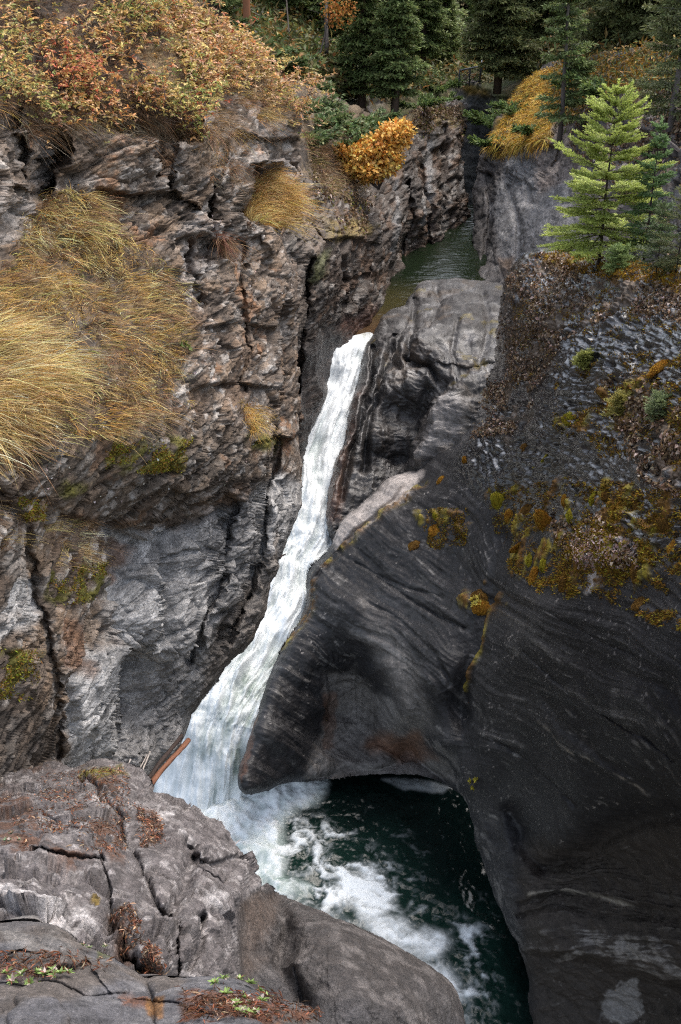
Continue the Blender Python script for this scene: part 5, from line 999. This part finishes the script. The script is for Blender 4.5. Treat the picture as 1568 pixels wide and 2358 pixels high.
for a_ in (('canyon_wall_left', 740, 290, 1.6, .5, 1300, 'broad pale green juniper spread on the slope beneath the layered bank'), ('canyon_wall_left', 800, 315, 1.5, .5, 1200, 'pale green juniper touching the left side of the golden bush'),
           ('canyon_wall_left', 700, 255, 1.3, .5, 900, 'juniper sprawling just behind the orange crest shrub'), ('forest_ground', 600, 130, 1.6, .6, 900, 'dark green juniper around the foot of the orange pine trunk'), ('forest_ground', 650, 160, 1.5, .6, 900, 'dark juniper right of the pine foot'),
           ('forest_ground', 530, 70, 1.6, .6, 900, 'juniper on the crest left of the pine trunk'), ('forest_ground', 690, 215, 1.4, .5, 700, 'dark juniper at the base of the leaning black tree'), ('forest_ground', 470, 30, 1.8, .7, 800, 'highest juniper on the crest at the top edge')):
    juniper(*a_)
for a_ in (('canyon_wall_left', 770, 345, 1.3, .4, 900, 'low juniper mat on the bank left of the golden bush'), ('canyon_wall_left', 720, 330, 1.1, .4, 600, 'juniper fringe on the bare bank below the pale one'), ('canyon_wall_left', 840, 290, 1.3, .4, 800, 'juniper bough right above the golden bush')): juniper(*a_)
g = G(); grass_patch(g, 'canyon_wall_left', [(690, 300), (800, 330), (850, 420), (820, 460), (720, 440)], 3600, .35, bend, [TANB, (.25, .17, .09), OLIVE, BRN], [4, 3, 1, 3], .018, None, per=8, spread=.3); tag(g.build('bank_grass', M['grass']), kind='stuff')
SG = [(.08, .13, .045), (.13, .19, .055), (.19, .25, .07)]
for a_ in (('canyon_wall_right', 1120, 290, 1.3, .8, 900, 'low green spruce spray at the top of the dark slot'), ('canyon_wall_right', 1130, 340, 1.1, .5, 800, 'yellow green boughs hanging into the dark slot'), ('canyon_wall_right', 1180, 260, 1.2, .6, 700, 'small green fir patch on the orange moss slope'),
           ('canyon_wall_right', 1230, 310, .9, .5, 420, 'small fir sprig on the lip above the grey wall'), ('canyon_wall_right', 1400, 220, 1.5, .4, 700, 'flat green boughs at the top of the right bank'), ('canyon_wall_right', 1330, 200, 1.3, .8, 700, 'dark fir clump behind the bright young fir'),
           ('forest_ground', 1000, 215, 1.6, .7, 700, 'green clump on the wooded rim left of the railing'), ('forest_ground', 1030, 240, .9, .4, 400, 'low fir right on the rim under the railing'), ('canyon_wall_left', 960, 250, 1.4, .4, 500, 'brown green scrub on the rim behind the golden bush')):
    juniper(*a_, cols=SG, w=(3, 4, 2), rise=.7, name='low_fir')
g = G()
for poly, n, cols, w, L in (([(430, -60), (1700, -60), (1700, 120), (1200, 180), (1100, 190), (900, 240), (720, 240), (560, 110)], 16000, [(.10, .13, .04), (.20, .14, .05), (.28, .14, .04), (.07, .08, .03), (.24, .22, .08)], [4, 3, 1.5, 4, 2], .35),):
    P, N, q = pick('forest_ground', poly, n); P = P+UP*.5*rng.random((n, 1)); col = palette(n, cols, w)
    for _ in range(2): g.leaves(P+rdir(n)*.25, rdir(n), UP+rdir(n)*.7, L*(.5+rng.random(n)), L*.4, jit(col, n, .25, .05), .2, .1)
P, N, q = pick('canyon_wall_right', [(1280, 140), (1640, 100), (1640, 210), (1420, 210), (1300, 300), (1270, 230)], 5000); n = len(P); P = P+N*.4*rng.random((n, 1))
g.leaves(P, rdir(n), UP+rdir(n)*.7, .2*(.5+rng.random(n)), .07, palette(n, [(.24, .13, .02), (.12, .14, .04), (.34, .2, .04), (.08, .07, .03)], [4, 3, 2, 3]), .2, .1)
tag(g.build('undergrowth', M['leaf']), kind='stuff')
# --- the bright young fir
def young_fir(H, R, seed, green, tip, nb=17, tw=11, nl=.055, whorl=5, trunk=(.06, .045, .04), nper=24, wd=.018, bare=.14, up=.35):
    rs = np.random.default_rng(seed); g = G(); gt = G()
    tz = np.linspace(0, H, 10); gt.tube(np.stack([.01*np.sin(tz*3), 0*tz, tz], -1), .032*H/3*(1-tz/H*.9), trunk, 8, .06)
    Pn = []; Dn = []; Wn = []
    def shoot(a, b, den, w0):
        L = np.linalg.norm(b-a); d = (b-a)/L; n = max(4, int(L*den)); u = rs.random(n)
        sd = unit(np.cross(np.broadcast_to(d, (n, 3)), rs.normal(size=(n, 3)))); sd[:, 2] = np.abs(sd[:, 2])*.6+sd[:, 2]*.2
        Pn.append(a+(b-a)*u[:, None]); Dn.append(unit(sd+d*.8)); Wn.append(np.clip(w0+u*.45, 0, 1))
    for i in range(nb):
        u = (i+.3*rs.random())/nb; h = H*(bare+(1-bare)*u)
        Lb = R*((1-u)**.72)*(1.0 if u > .15 else .85)+.08
        for j in range(whorl):
            a = j*6.283/whorl+i*2.4+rs.normal()*.25; L = Lb*(.5+.7*rs.random()); k = 12
            s = np.linspace(0, 1, k)
            if rs.random() < .1: continue
            el = -.10+up*u*1.6+rs.normal()*.09
            c = np.stack([np.cos(a)*L*s, np.sin(a)*L*s, L*(el*s-.30*(1-u)*s*s+.22*s**3+.05*s)], -1)+[0, 0, h]
            gt.tube(c, np.linspace(.012, .003, k)*H/3, (.10, .07, .04), 4)
            for m in range(k-1): shoot(c[m], c[m+1], 150, .25+.4*s[m])
            d = unit(c[-1]-c[0]); sd = np.cross(d, UP)
            for m in range(tw):
                f = .2+.78*(m+.5*rs.random())/tw; p = c[0]+(c[-1]-c[0])*f; p[2] = np.interp(f, s, c[:, 2])
                for sg in (-1, 1):
                    l = L*.36*(1-f*.75)*(.7+.5*rs.random())+.04; q = p+(d*.75+sd*sg*.8)*l+[0, 0, -.12*l+.09*l*rs.normal()+.02*rs.normal()]
                    shoot(p, q, nper*7, .45)
                    if l > .16:
                        for f2 in (.45, .75):
                            p2 = p+(q-p)*f2; shoot(p2, p2+(d*1.0+sd*sg*.1*rs.normal())*l*.4, nper*7, .6)
    shoot(np.array([0, 0, H*.93]), np.array([0, 0, H*1.04]), 300, .7)
    P = np.concatenate(Pn); D = np.concatenate(Dn); w = np.concatenate(Wn)[:, None]; n = len(P)
    C = np.clip((np.asarray(green)*(1-w)+np.asarray(tip)*w)*(1+.2*rs.normal(size=(n, 1))), .01, .8)
    g.leaves(P, D, UP+rs.normal(size=(n, 3))*.6, nl*(.7+.5*rs.random(n)), wd, C, .05, .05); print('needles', n)
    return g, gt
fb, _ = SURF['dark_arched_rock'].at(np.array([1376.]), np.array([612.])); tt = float(proj(fb[0])[2]); fb = fb[0]; s_ = tt/22.5
make_tree('young_fir', fb-[0, 0, .05], young_fir(3.5*s_, 1.42*s_, 21, (.16, .22, .05), (.50, .56, .15), nb=17, tw=12, whorl=6, nper=18), 'bright lime green young fir standing on the mossy top of the dark rock', cat='fir tree')
def sapling(px, py, surf, H, R, label, green, tip, seed, sc=1, group=None):
    P, N = SURF[surf].at(np.array([px]), np.array([py])); d = float(proj(P[0])[2])
    make_tree('fir_sapling', P[0]-[0, 0, .03], young_fir(H, R, seed, green, tip, nb=9, tw=6, whorl=5, nl=.05*d/20, wd=.013*d/20, nper=14), label, cat='sapling', group=group)
sapling(1470, 560, 'dark_arched_rock', 2.1, .75, 'blue green sapling close behind the bright young fir', (.07, .12, .05), (.17, .26, .11), 31) if False else None
P_ = place(1482, 600, 22.5); make_tree('fir_sapling', P_, young_fir(2.7, .5, 31, (.08, .14, .05), (.20, .30, .12), nb=13, tw=7), 'taller green sapling rising just behind the right side of the bright young fir', cat='sapling')
sapling(1425, 625, 'dark_arched_rock', .5, .35, 'tiny pale sapling at the foot of the bright young fir', (.14, .20, .06), (.33, .42, .16), 32)
sapling(1520, 650, 'dark_arched_rock', 1.3, .5, 'dark little fir sapling on the rock right of the young fir', (.03, .05, .025), (.10, .13, .05), 33)
sapling(1560, 640, 'dark_arched_rock', 1.5, .55, 'dull green sapling at the right picture edge beside the young fir', (.05, .07, .03), (.16, .17, .06), 34)
sapling(1440, 955, 'dark_arched_rock', .34, .26, 'small yellowish sapling growing from the moss at mid right', (.15, .14, .03), (.38, .34, .10), 35)
sapling(1525, 965, 'dark_arched_rock', .36, .22, 'grey green sapling right of the yellowish one', (.10, .14, .06), (.25, .30, .14), 36)
sapling(1362, 850, 'dark_arched_rock', .28, .14, 'smallest yellow green seedling alone on the wet slab', (.13, .15, .03), (.35, .36, .10), 37)
# --- dead leaves, chips and needles lying about
def scatter(name, surf, polys, n, cols, w, L, Wd, flat=.5, lift=.01, dens=None, fold=.3, mat='leaf'):
    g = G()
    for poly, fr in polys:
        P, N, q = pick(surf, poly, int(n*fr), dens); k_ = len(P); d = np.linalg.norm(P, axis=1)
        T = unit(np.cross(N, rdir(k_)))+N*flat*rng.normal(size=(k_, 1))*.5
        g.leaves(P+N*(lift+.5*L*rng.random((k_, 1))), T, N+rdir(k_)*flat, L*(.5+rng.random(k_)), Wd*(.6+.8*rng.random(k_)), palette(k_, cols, w), fold, .2)
    return tag(g.build(name, M[mat]), kind='stuff')
LC = [(.13, .075, .04), (.30, .21, .13), (.45, .33, .26), (.20, .13, .07), (.55, .45, .38), (.06, .04, .03)]
pn = lambda f, s: (lambda x, y: np.clip(.45+2.2*fbm(np.stack([x*f, y*f, x*0], -1), 1, 3, s), .0, 1))
scatter('leaf_litter', 'dark_arched_rock', [([(1170, 640), (1250, 580), (1500, 640), (1620, 640), (1620, 790), (1560, 740), (1420, 730), (1300, 780), (1240, 880), (1180, 1000), (1100, 1000), (1140, 830)], .55),
   ([(1400, 880), (1560, 850), (1620, 900), (1620, 1160), (1500, 1120), (1440, 980)], .2), ([(1270, 1200), (1400, 1190), (1490, 1240), (1480, 1300), (1320, 1310)], .04), ([(1110, 900), (1220, 860), (1230, 930), (1180, 1000), (1090, 1010)], .1)], 9000, LC, [5, 4, 2, 4, 1, 2], .075, .05, .8, dens=pn(.02, 210))
scatter('pink_leaf_litter', 'dark_arched_rock', [([(1310, 1230), (1380, 1220), (1480, 1250), (1480, 1310), (1340, 1310)], 1.)], 900, [(.5, .36, .33), (.42, .26, .2), (.6, .5, .46)], [2, 2, 1], .05, .03, .9)
scatter('rock_chips', 'left_cliff', [([(200, 900), (430, 800), (640, 700), (650, 1050), (500, 1140), (120, 1170), (80, 1010)], .6), ([(480, 480), (640, 560), (680, 640), (640, 800), (470, 700)], .3), ([(-60, 1080), (120, 1050), (140, 1160), (-60, 1300)], .1)], 700, [(.32, .28, .25), (.28, .22, .18), (.6, .57, .54), (.06, .045, .035)], [3, 3, 1.0, 4], .028, .03, .7, dens=pn(.02, 211), mat='moss')
scatter('needle_litter', 'foreground_boulder', [([(150, 1780), (290, 1790), (290, 2000), (200, 1990), (60, 1990), (0, 1850)], .6), ([(300, 1860), (370, 1870), (370, 1960), (330, 1950)], .2), ([(250, 2100), (290, 2100), (390, 2260), (330, 2260)], .2)], 3600, [(.26, .10, .05), (.14, .07, .045), (.42, .28, .18), (.07, .045, .03)], [3, 4, 1.5, 4], .035, .009, .6, dens=pn(.03, 212))
scatter('ledge_litter', 'near_ledge', [([(-40, 2205), (120, 2190), (150, 2230), (-40, 2245)], .25), ([(420, 2290), (640, 2290), (640, 2358), (420, 2358)], .55), ([(640, 2310), (730, 2330), (730, 2358), (640, 2358)], .1), ([(100, 2190), (260, 2220), (240, 2240), (120, 2220)], .1)], 1100, [(.26, .10, .05), (.15, .07, .04), (.40, .28, .2), (.08, .05, .035)], [3, 4, 1, 4], .038, .005, .7)
scatter('fallen_leaves', 'canyon_wall_right', [([(1300, 180), (1620, 200), (1620, 600), (1400, 560), (1300, 300)], 1.)], 3500, LC, [5, 4, 1, 4, .5, 2], .12, .09, .8, dens=pn(.02, 213))
scatter('forest_litter', 'canyon_wall_left', [([(700, 340), (780, 350), (860, 440), (850, 540), (740, 540), (700, 440)], .5), ([(920, 260), (1060, 240), (1060, 330), (940, 330)], .5)], 2600, LC+[(.2, .18, .04)], [5, 4, 1, 4, .3, 2, 3], .11, .08, .8, dens=pn(.02, 214))
g = G()
P, N, q = pick('canyon_wall_right', [(1115, 345), (1165, 270), (1200, 180), (1290, 150), (1290, 260), (1260, 330), (1180, 350)], 7000); n = len(P)
g.blades(P, unit(N+rdir(n)*.7), .32*(.5+rng.random(n)), .03, np.array([0, -.2, -.7])+0*P, palette(n, [(.66, .38, .06), (.58, .44, .08), (.62, .44, .16), (.28, .16, .05)], [4, 3, 2, 2]), 3)
tag(g.build('orange_moss_and_grass', M['grass']), kind='stuff')
# --- moss
def moss_cushion(surf, px, py, rpx, label, cols=((.15, .075, .014), (.20, .13, .02)), flat=.6, group=None, asp=1.):
    P, N = SURF[surf].at(np.array([px]), np.array([py])); P, N = P[0], N[0]; t = float(proj(P)[2]); R = rpx*t/F
    n = 2600; D = rdir(n); a = unit(np.cross(N, UP)); b = np.cross(N, a)
    D = D[(D@N) > -.15]; n = len(D); lump = 1+.22*fbm(D*1.6+px*.1, 1.3, 3, 5)[:, None]
    C = (D-(D@N)[:, None]*N*(1-flat))*lump; C = C+(C@a)[:, None]*a*(asp-1)
    g = G(); k = 14
    # soft body under the fibres
    th, ph = np.meshgrid(np.linspace(0, 2*math.pi, 25)[:-1], np.linspace(-.2, math.pi/2, 10)); dd = np.cos(ph)[..., None]*(np.cos(th)[..., None]*a+np.sin(th)[..., None]*b)+np.sin(ph)[..., None]*N
    dv = dd.reshape(-1, 3); lm = 1+.22*fbm(dv*1.6+px*.1, 1.3, 3, 5)[:, None]; bv = (dv-(dv@N)[:, None]*N*(1-flat))*lm; bv = (bv+(bv@a)[:, None]*a*(asp-1))*R*.95
    T = [[i*24+j, i*24+(j+1) % 24, (i+1)*24+(j+1) % 24] for i in range(9) for j in range(24)]+[[i*24+j, (i+1)*24+(j+1) % 24, (i+1)*24+j] for i in range(9) for j in range(24)]
    g.add(bv, T, jit(cols[0], len(bv), .1))
    cm = sstep(-.35, .5, fbm(D*2.2+px, 1, 3, 6))[:, None]; col = np.asarray(cols[0])*(1-cm)+np.asarray(cols[1])*cm
    g.leaves(C*R*.93, D+rdir(n)*.7, rdir(n), R*.16, R*.05, jit(col, n, .25, .04), .1)
    o = g.build('moss_cushion', M['moss']); o.location = tuple(P-N*R*.12); tag(o, label, 'moss', group); return o
OR = ((.26, .12, .018), (.42, .25, .035)); BR = ((.13, .07, .02), (.24, .13, .025)); YG = ((.26, .21, .02), (.44, .42, .05))
for px, py, rp, cols, lab in (
    (942, 1248, 17, BR, 'round brown moss cushion alone on the left dark face'), (1373, 1148, 19, YG, 'yellow topped round moss cushion highest in the cushion row'), (1312, 1160, 18, OR, 'orange moss cushion just left of the yellow topped one'),
    (1405, 1146, 14, BR, 'brown moss knob touching the yellow topped cushion'), (1440, 1165, 20, OR, 'oval rusty moss cushion right of the brown knob'), (1475, 1172, 15, BR, 'small dark moss cushion at the right end of the row'),
    (1265, 1208, 30, OR, 'broad dome of rust brown moss above the leafy ledge'), (1155, 1160, 24, YG, 'tall golden moss lump left of the cushion row'), (1175, 1190, 16, OR, 'brown moss lump under the tall golden one'), (1215, 1180, 22, BR, 'dark moss mat between the golden lump and the rusty dome'),
    (1327, 1198, 18, YG, 'yellow moss mound over the pinkish leaf pile'), (1195, 1260, 22, OR, 'orange brown moss clump at the left tip of the mossy ledge'), (1215, 1290, 17, YG, 'bright yellow green moss patch low on the mossy ledge'), (1225, 1325, 22, OR, 'rust moss knob under the bright yellow green patch'),
    (1250, 1300, 16, YG, 'small lime moss pad right of the rust knob'), (1300, 1340, 30, BR, 'long brown moss fringe under the leaf pile'), (1385, 1250, 14, YG, 'lime moss dot inside the pinkish leaf pile'), (1465, 1330, 28, BR, 'large dark moss dome right of the white stain'),
    (1480, 1390, 24, BR, 'arched brown moss pad lowest on the right'), (1535, 1215, 22, BR, 'dark brown moss cushion near the right edge'), (1545, 1260, 20, OR, 'rusty moss cushion under the one near the right edge'), (1530, 855, 30, OR, 'big orange moss hump near the right edge on the wet slab'),
    (1325, 978, 24, YG, 'lime green moss cushion on the shiny slab'), (1345, 972, 16, YG, 'small lime moss cushion joined to the larger one on the slab'), (1420, 940, 22, OR, 'orange moss mound holding the yellowish sapling'), (1212, 1032, 12, BR, 'little brown moss button on the upper slab'),
    (1010, 1102, 13, OR, 'small orange moss bump near the ridge crest'), (990, 1212, 17, OR, 'golden brown moss bump on the left dark face'), (1000, 1188, 11, YG, 'tiny yellow moss bump above the golden brown one'), (1095, 1370, 20, BR, 'brown moss pad holding the little yellow plant'),
    (1110, 1400, 18, OR, 'rusty moss strip beneath the little yellow plant'), (1240, 1085, 12, YG, 'small green moss dot on the wavy slab'), (1265, 1055, 13, YG, 'upper green moss dot on the wavy slab'), (1072, 1062, 11, OR, 'orange moss dot on the crest edge')):
    moss_cushion('dark_arched_rock', px, py, rp, lab, cols, .55 if rp < 20 else .4, asp=1.0+.35*random.random())
def moss_field(name, surf, polys, n, cols, w, L=.035, dens=None):
    g = G()
    for poly, fr in polys:
        P, N, q = pick(surf, poly, int(n*fr), dens); k = len(P)
        g.leaves(P-N*.01, N+rdir(k)*.8, rdir(k), L*(.6+.9*rng.random(k)), L*.35, palette(k, cols, w), .1)
    return tag(g.build(name, M['moss']), kind='stuff')
MC = [(.22, .11, .018), (.34, .22, .03), (.32, .30, .035), (.10, .055, .016)]
moss_field('moss', 'dark_arched_rock', [([(1160, 1190), (1240, 1180), (1350, 1150), (1430, 1180), (1520, 1250), (1530, 1400), (1420, 1370), (1250, 1370), (1170, 1300)], .5), ([(1230, 590), (1300, 575), (1500, 600), (1620, 620), (1620, 690), (1500, 650), (1380, 630), (1260, 615)], .2), ([(1140, 1130), (1300, 1110), (1560, 1130), (1600, 1320), (1500, 1300), (1420, 1180), (1200, 1190)], .15), ([(980, 1170), (1070, 1170), (1080, 1240), (980, 1250)], .05), ([(1390, 890), (1600, 880), (1600, 1040), (1420, 1000)], .1)], 20000, MC, [5, 4, 2, 4], .045, dens=lambda x, y: np.clip(-.1+3.5*fbm(np.stack([x*.022, y*.022, x*0], -1), 1, 3, 220), 0, 1))
mt_ = lambda x, y: np.clip(4*(fbm(np.stack([x*.03, y*.04, x*0], -1), 1, 4, 230, .6)-.05), 0, 1)
moss_field('mossy_mat', 'dark_arched_rock', [([(1120, 1120), (1300, 1100), (1600, 1130), (1600, 1460), (1480, 1430), (1400, 1380), (1240, 1380), (1150, 1300)], .45), ([(1280, 840), (1600, 800), (1600, 1100), (1480, 1060), (1400, 1060), (1300, 1000)], .3), ([(960, 1170), (1080, 1170), (1080, 1250), (980, 1260)], .08), ([(1180, 640), (1500, 680), (1600, 800), (1300, 800), (1180, 900)], .17)], 26000, [(.26, .14, .02), (.14, .075, .02), (.32, .26, .035), (.09, .055, .02)], [4, 4, 2.5, 3], .045, dens=mt_)
moss_field('crest_moss', 'dark_arched_rock', [([(1225, 590), (1290, 572), (1400, 590), (1568, 620), (1620, 650), (1568, 680), (1450, 650), (1300, 622)], 1.)], 9000, [(.30, .15, .02), (.38, .24, .03), (.2, .11, .02)], [4, 3, 3], .05)
moss_field('cliff_moss', 'left_cliff', [([(230, 1000), (430, 1010), (400, 1080), (240, 1085)], .5), ([(120, 1310), (250, 1290), (240, 1380), (120, 1400)], .2), ([(-20, 1490), (80, 1500), (60, 1610), (-20, 1610)], .2), ([(60, 1150), (110, 1150), (110, 1200), (60, 1200)], .1)], 9000, [(.18, .13, .02), (.23, .24, .03), (.22, .11, .03)], [3, 2, 2], .035, dens=pn(.03, 221))
# --- small plants
def rosette_plant(surf, px, py, spots, label, name='leafy_plant', ls=.035, green=(.19, .27, .08), red=(.28, .11, .08), white=(.50, .40, .36)):
    P, N = SURF[surf].at(np.array([px]), np.array([py])); P0 = P[0]; r = empty(name, P0, label, 'plant'); g = G(); gs = G()
    for (x, y) in spots:
        g = G()
        P, N = SURF[surf].at(np.array([x]), np.array([y])); P, N = P[0], N[0]
        h = .01+.015*rng.random(); c = P+N*h; g.blades(P[None]-N*.01, N[None], h*1.1, .006, np.zeros((1, 3)), jit((.2, .1, .07), 1), 2)
        n = rng.integers(14, 22); a = np.arange(n)*2.4+rng.random(); A = unit(np.cross(N, UP)); B = np.cross(N, A)
        D = np.cos(a)[:, None]*A+np.sin(a)[:, None]*B+N*(.25+1.3*rng.random((n, 1)))
        m = rng.random(n); C = np.where(m[:, None] < .78, np.asarray(green)*(.7+.7*rng.random((n, 1))), np.where(m[:, None] < .9, np.asarray(red), np.asarray(white)))
        g.leaves(c+0*D, D, N+0*D, ls*(.5+.6*rng.random(n)), ls*.34, C, .15, .15)
        if rng.random() < .35: g.leaves((c+N*.01)[None], rdir(1), N[None], ls*.6, ls*.5, np.array([white]), .3, .1)
        g.build('rosette', M['leaf'], r, P0)
rosette_plant('near_ledge', 560, 2300, [(495, 2270), (515, 2262), (530, 2280), (552, 2262), (548, 2285), (575, 2272), (592, 2290), (560, 2300), (580, 2312), (600, 2318), (540, 2322), (565, 2335), (588, 2340), (610, 2300), (520, 2300), (550, 2350)], 'leafy green succulent cluster with reddish stems at bottom centre of the ledge', ls=.033)
rosette_plant('near_ledge', 80, 2235, [(15, 2240), (30, 2250), (50, 2246), (70, 2252), (85, 2240), (105, 2250), (125, 2244), (140, 2250), (155, 2246), (95, 2256), (130, 2256)], 'low row of small green and white leaved plants at bottom left of the ledge', ls=.034)
rosette_plant('near_ledge', 245, 2200, [(185, 2190), (200, 2198), (240, 2196)], 'two or three tiny green shoots on the back edge of the ledge', ls=.02, green=(.2, .25, .12))
rosette_plant('foreground_boulder', 28, 1962, [(15, 1960), (30, 1955), (42, 1964), (25, 1970)], 'tiny grey green plant on the pale boulder at the left edge', ls=.035, green=(.16, .20, .12))
rosette_plant('dark_arched_rock', 1097, 1385, [(1086, 1382), (1100, 1376), (1104, 1390), (1092, 1392)], 'little bright yellow plant on a brown moss pad in the dark face', ls=.13, green=(.62, .52, .10), red=(.6, .4, .08), white=(.6, .55, .2))
rosette_plant('dark_arched_rock', 1090, 1803, [(1083, 1800), (1095, 1797), (1088, 1812)], 'little yellow green plant low on the ridge above the black pool', ls=.10, green=(.35, .30, .03), red=(.5, .3, .05), white=(.4, .35, .1))
rosette_plant('left_cliff', 620, 590, [(605, 588), (620, 592), (632, 586)], 'small green plant under the big golden tuft', ls=.1, green=(.09, .13, .05), red=(.1, .13, .05), white=(.2, .2, .1)) if False else None
rosette_plant('left_cliff', 408, 1002-200, [(398, 800), (412, 795), (420, 806)], 'fresh green weed amid the dry grass near its right border', ls=.08, green=(.15, .22, .05), red=(.2, .2, .05), white=(.2, .25, .1))
# --- drift log and sticks by the foot of the chute
def log(a, b, r1, r2, col, label, name='drift_log', cat='log'):
    a, b = np.asarray(a), np.asarray(b); g = G(); u = np.linspace(0, 1, 10)[:, None]; pts = (b-a)*u+np.sin(u*5)*[0, 0, .02]
    g.tube(pts, np.linspace(r1, r2, 10), col, 9, .1); o = g.build(name, M['wood'], smooth=True); o.location = tuple(a); return tag(o, label, cat)
log(place(346, 1808, 14.6), place(434, 1702, 16.2), .04, .036, (.19, .085, .05), 'reddish brown drift log wedged between the cliff foot and the waterfall')
log(place(338, 1800, 14.9), place(418, 1692, 16.5), .035, .03, (.05, .035, .03), 'dark wet log lying behind the reddish one')
log(place(322, 1796, 13.6), place(345, 1728, 14.1), .013, .009, (.33, .29, .26), 'thin grey stick leaning on the cliff left of the logs', 'stick', 'stick')
log(place(286, 1790, 12.6), place(300, 1745, 12.9), .011, .007, (.4, .36, .33), 'short pale stick poking up behind the boulder top', 'stick', 'stick')
log(place(312, 1796, 13.4), place(338, 1735, 13.9), .010, .007, (.3, .26, .23), 'slim stick lying along the grey one', 'stick', 'stick')
log(place(644, 1286, 27.), place(657, 1274, 27.2), .03, .02, (.04, .03, .028), 'small dark snag sticking out of the foam beside the left bank', 'snag', 'snag')
# --- steel railing with mesh
ra, rb = place(1058, 162, 53), place(1107, 152, 53.5); rt = empty('steel_railing', ra, 'dark steel railing with mesh panel on the far rim between the spruces', 'railing')
hgt = .8; dn = np.array([0, 0, -1.])
def bar(name, p, q, r, col=(.07, .075, .085)):
    g = G(); g.tube([p-ra, (p+q)/2-ra, q-ra], r, col, 6); return g.build(name, M['wood'], rt)
for u in (0, .5, 1): p = ra*(1-u)+rb*u; bar('post', p+dn*hgt, p, .035)
bar('top_rail', ra, rb, .035, (.16, .18, .21)); bar('bottom_rail', ra+dn*hgt*.85, rb+dn*hgt*.85, .025)
rc = rb+np.array([.4, 3.0, 0]); bar('top_rail', rb, rc, .03, (.16, .18, .21)); bar('post', rc+dn*hgt, rc, .03)
g = G()
for k in range(1, 22): p = ra+(rb-ra)*k/22; g.tube([p+dn*hgt*.85-ra, p-ra], .006, (.06, .06, .07), 4)
for k in range(1, 14): g.tube([ra+dn*hgt*.85*k/14-ra, rb+dn*hgt*.85*k/14-ra], .006, (.06, .06, .07), 4)
g.build('mesh_panel', M['wood'], rt)
print('veg', round(time.time()-T00, 1))
# ---------------------------------------------------------------- camera, light
cd = bpy.data.cameras.new('camera'); co = bpy.data.objects.new('camera', cd); COL.objects.link(co); S.camera = co
co.location = (0, 0, 0); co.rotation_euler = (math.pi/2-PITCH, 0, 0)
cd.sensor_fit = 'VERTICAL'; cd.sensor_height = 36.; cd.lens = 36.*F/VH; cd.clip_end = 2000; cd.clip_start = .05
W = bpy.data.worlds.new('World'); S.world = W; W.use_nodes = True; nt = W.node_tree; nt.nodes.clear()
wo = nt.nodes.new('ShaderNodeOutputWorld'); bg = nt.nodes.new('ShaderNodeBackground'); sk = nt.nodes.new('ShaderNodeTexSky')
sk.sky_type = 'NISHITA'; sk.sun_disc = False; SE, SR = math.radians(60), math.radians(40)
sk.sun_elevation = SE; sk.sun_rotation = SR; sk.dust_density = 4.0; sk.air_density = 1.2; sk.ozone_density = 1.
hs = nt.nodes.new('ShaderNodeHueSaturation'); hs.inputs['Saturation'].default_value = .6
nt.links.new(sk.outputs[0], hs.inputs['Color']); nt.links.new(hs.outputs[0], bg.inputs[0]); bg.inputs[1].default_value = .15; nt.links.new(bg.outputs[0], wo.inputs[0])
sl = bpy.data.lights.new('sun', 'SUN'); sl.energy = 1.0; sl.angle = math.radians(45); sl.color = (1., .95, .88)
so = bpy.data.objects.new('sun', sl); COL.objects.link(so)
# the sun stands where the sky texture has it: elevation SE, azimuth SR clockwise from +Y
sdx, sdy, sdz = math.sin(SR)*math.cos(SE), math.cos(SR)*math.cos(SE), math.sin(SE)
from mathutils import Vector
so.rotation_euler = Vector((sdx, sdy, sdz)).to_track_quat('Z', 'Y').to_euler()
S.view_settings.view_transform = 'Standard'; S.view_settings.look = 'None'; S.view_settings.gamma = 1; S.view_settings.exposure = 1.35
S.cycles.max_bounces = 6; S.cycles.diffuse_bounces = 3; S.cycles.glossy_bounces = 3; S.cycles.transmission_bounces = 3; S.cycles.transparent_max_bounces = 4
S.cycles.use_denoising = False; S.cycles.use_adaptive_sampling = False
S.cycles.pixel_filter_type = 'BLACKMAN_HARRIS'; S.cycles.filter_width = 1.2; S.cycles.sample_clamp_indirect = 4
print('script', round(time.time()-T00, 1))
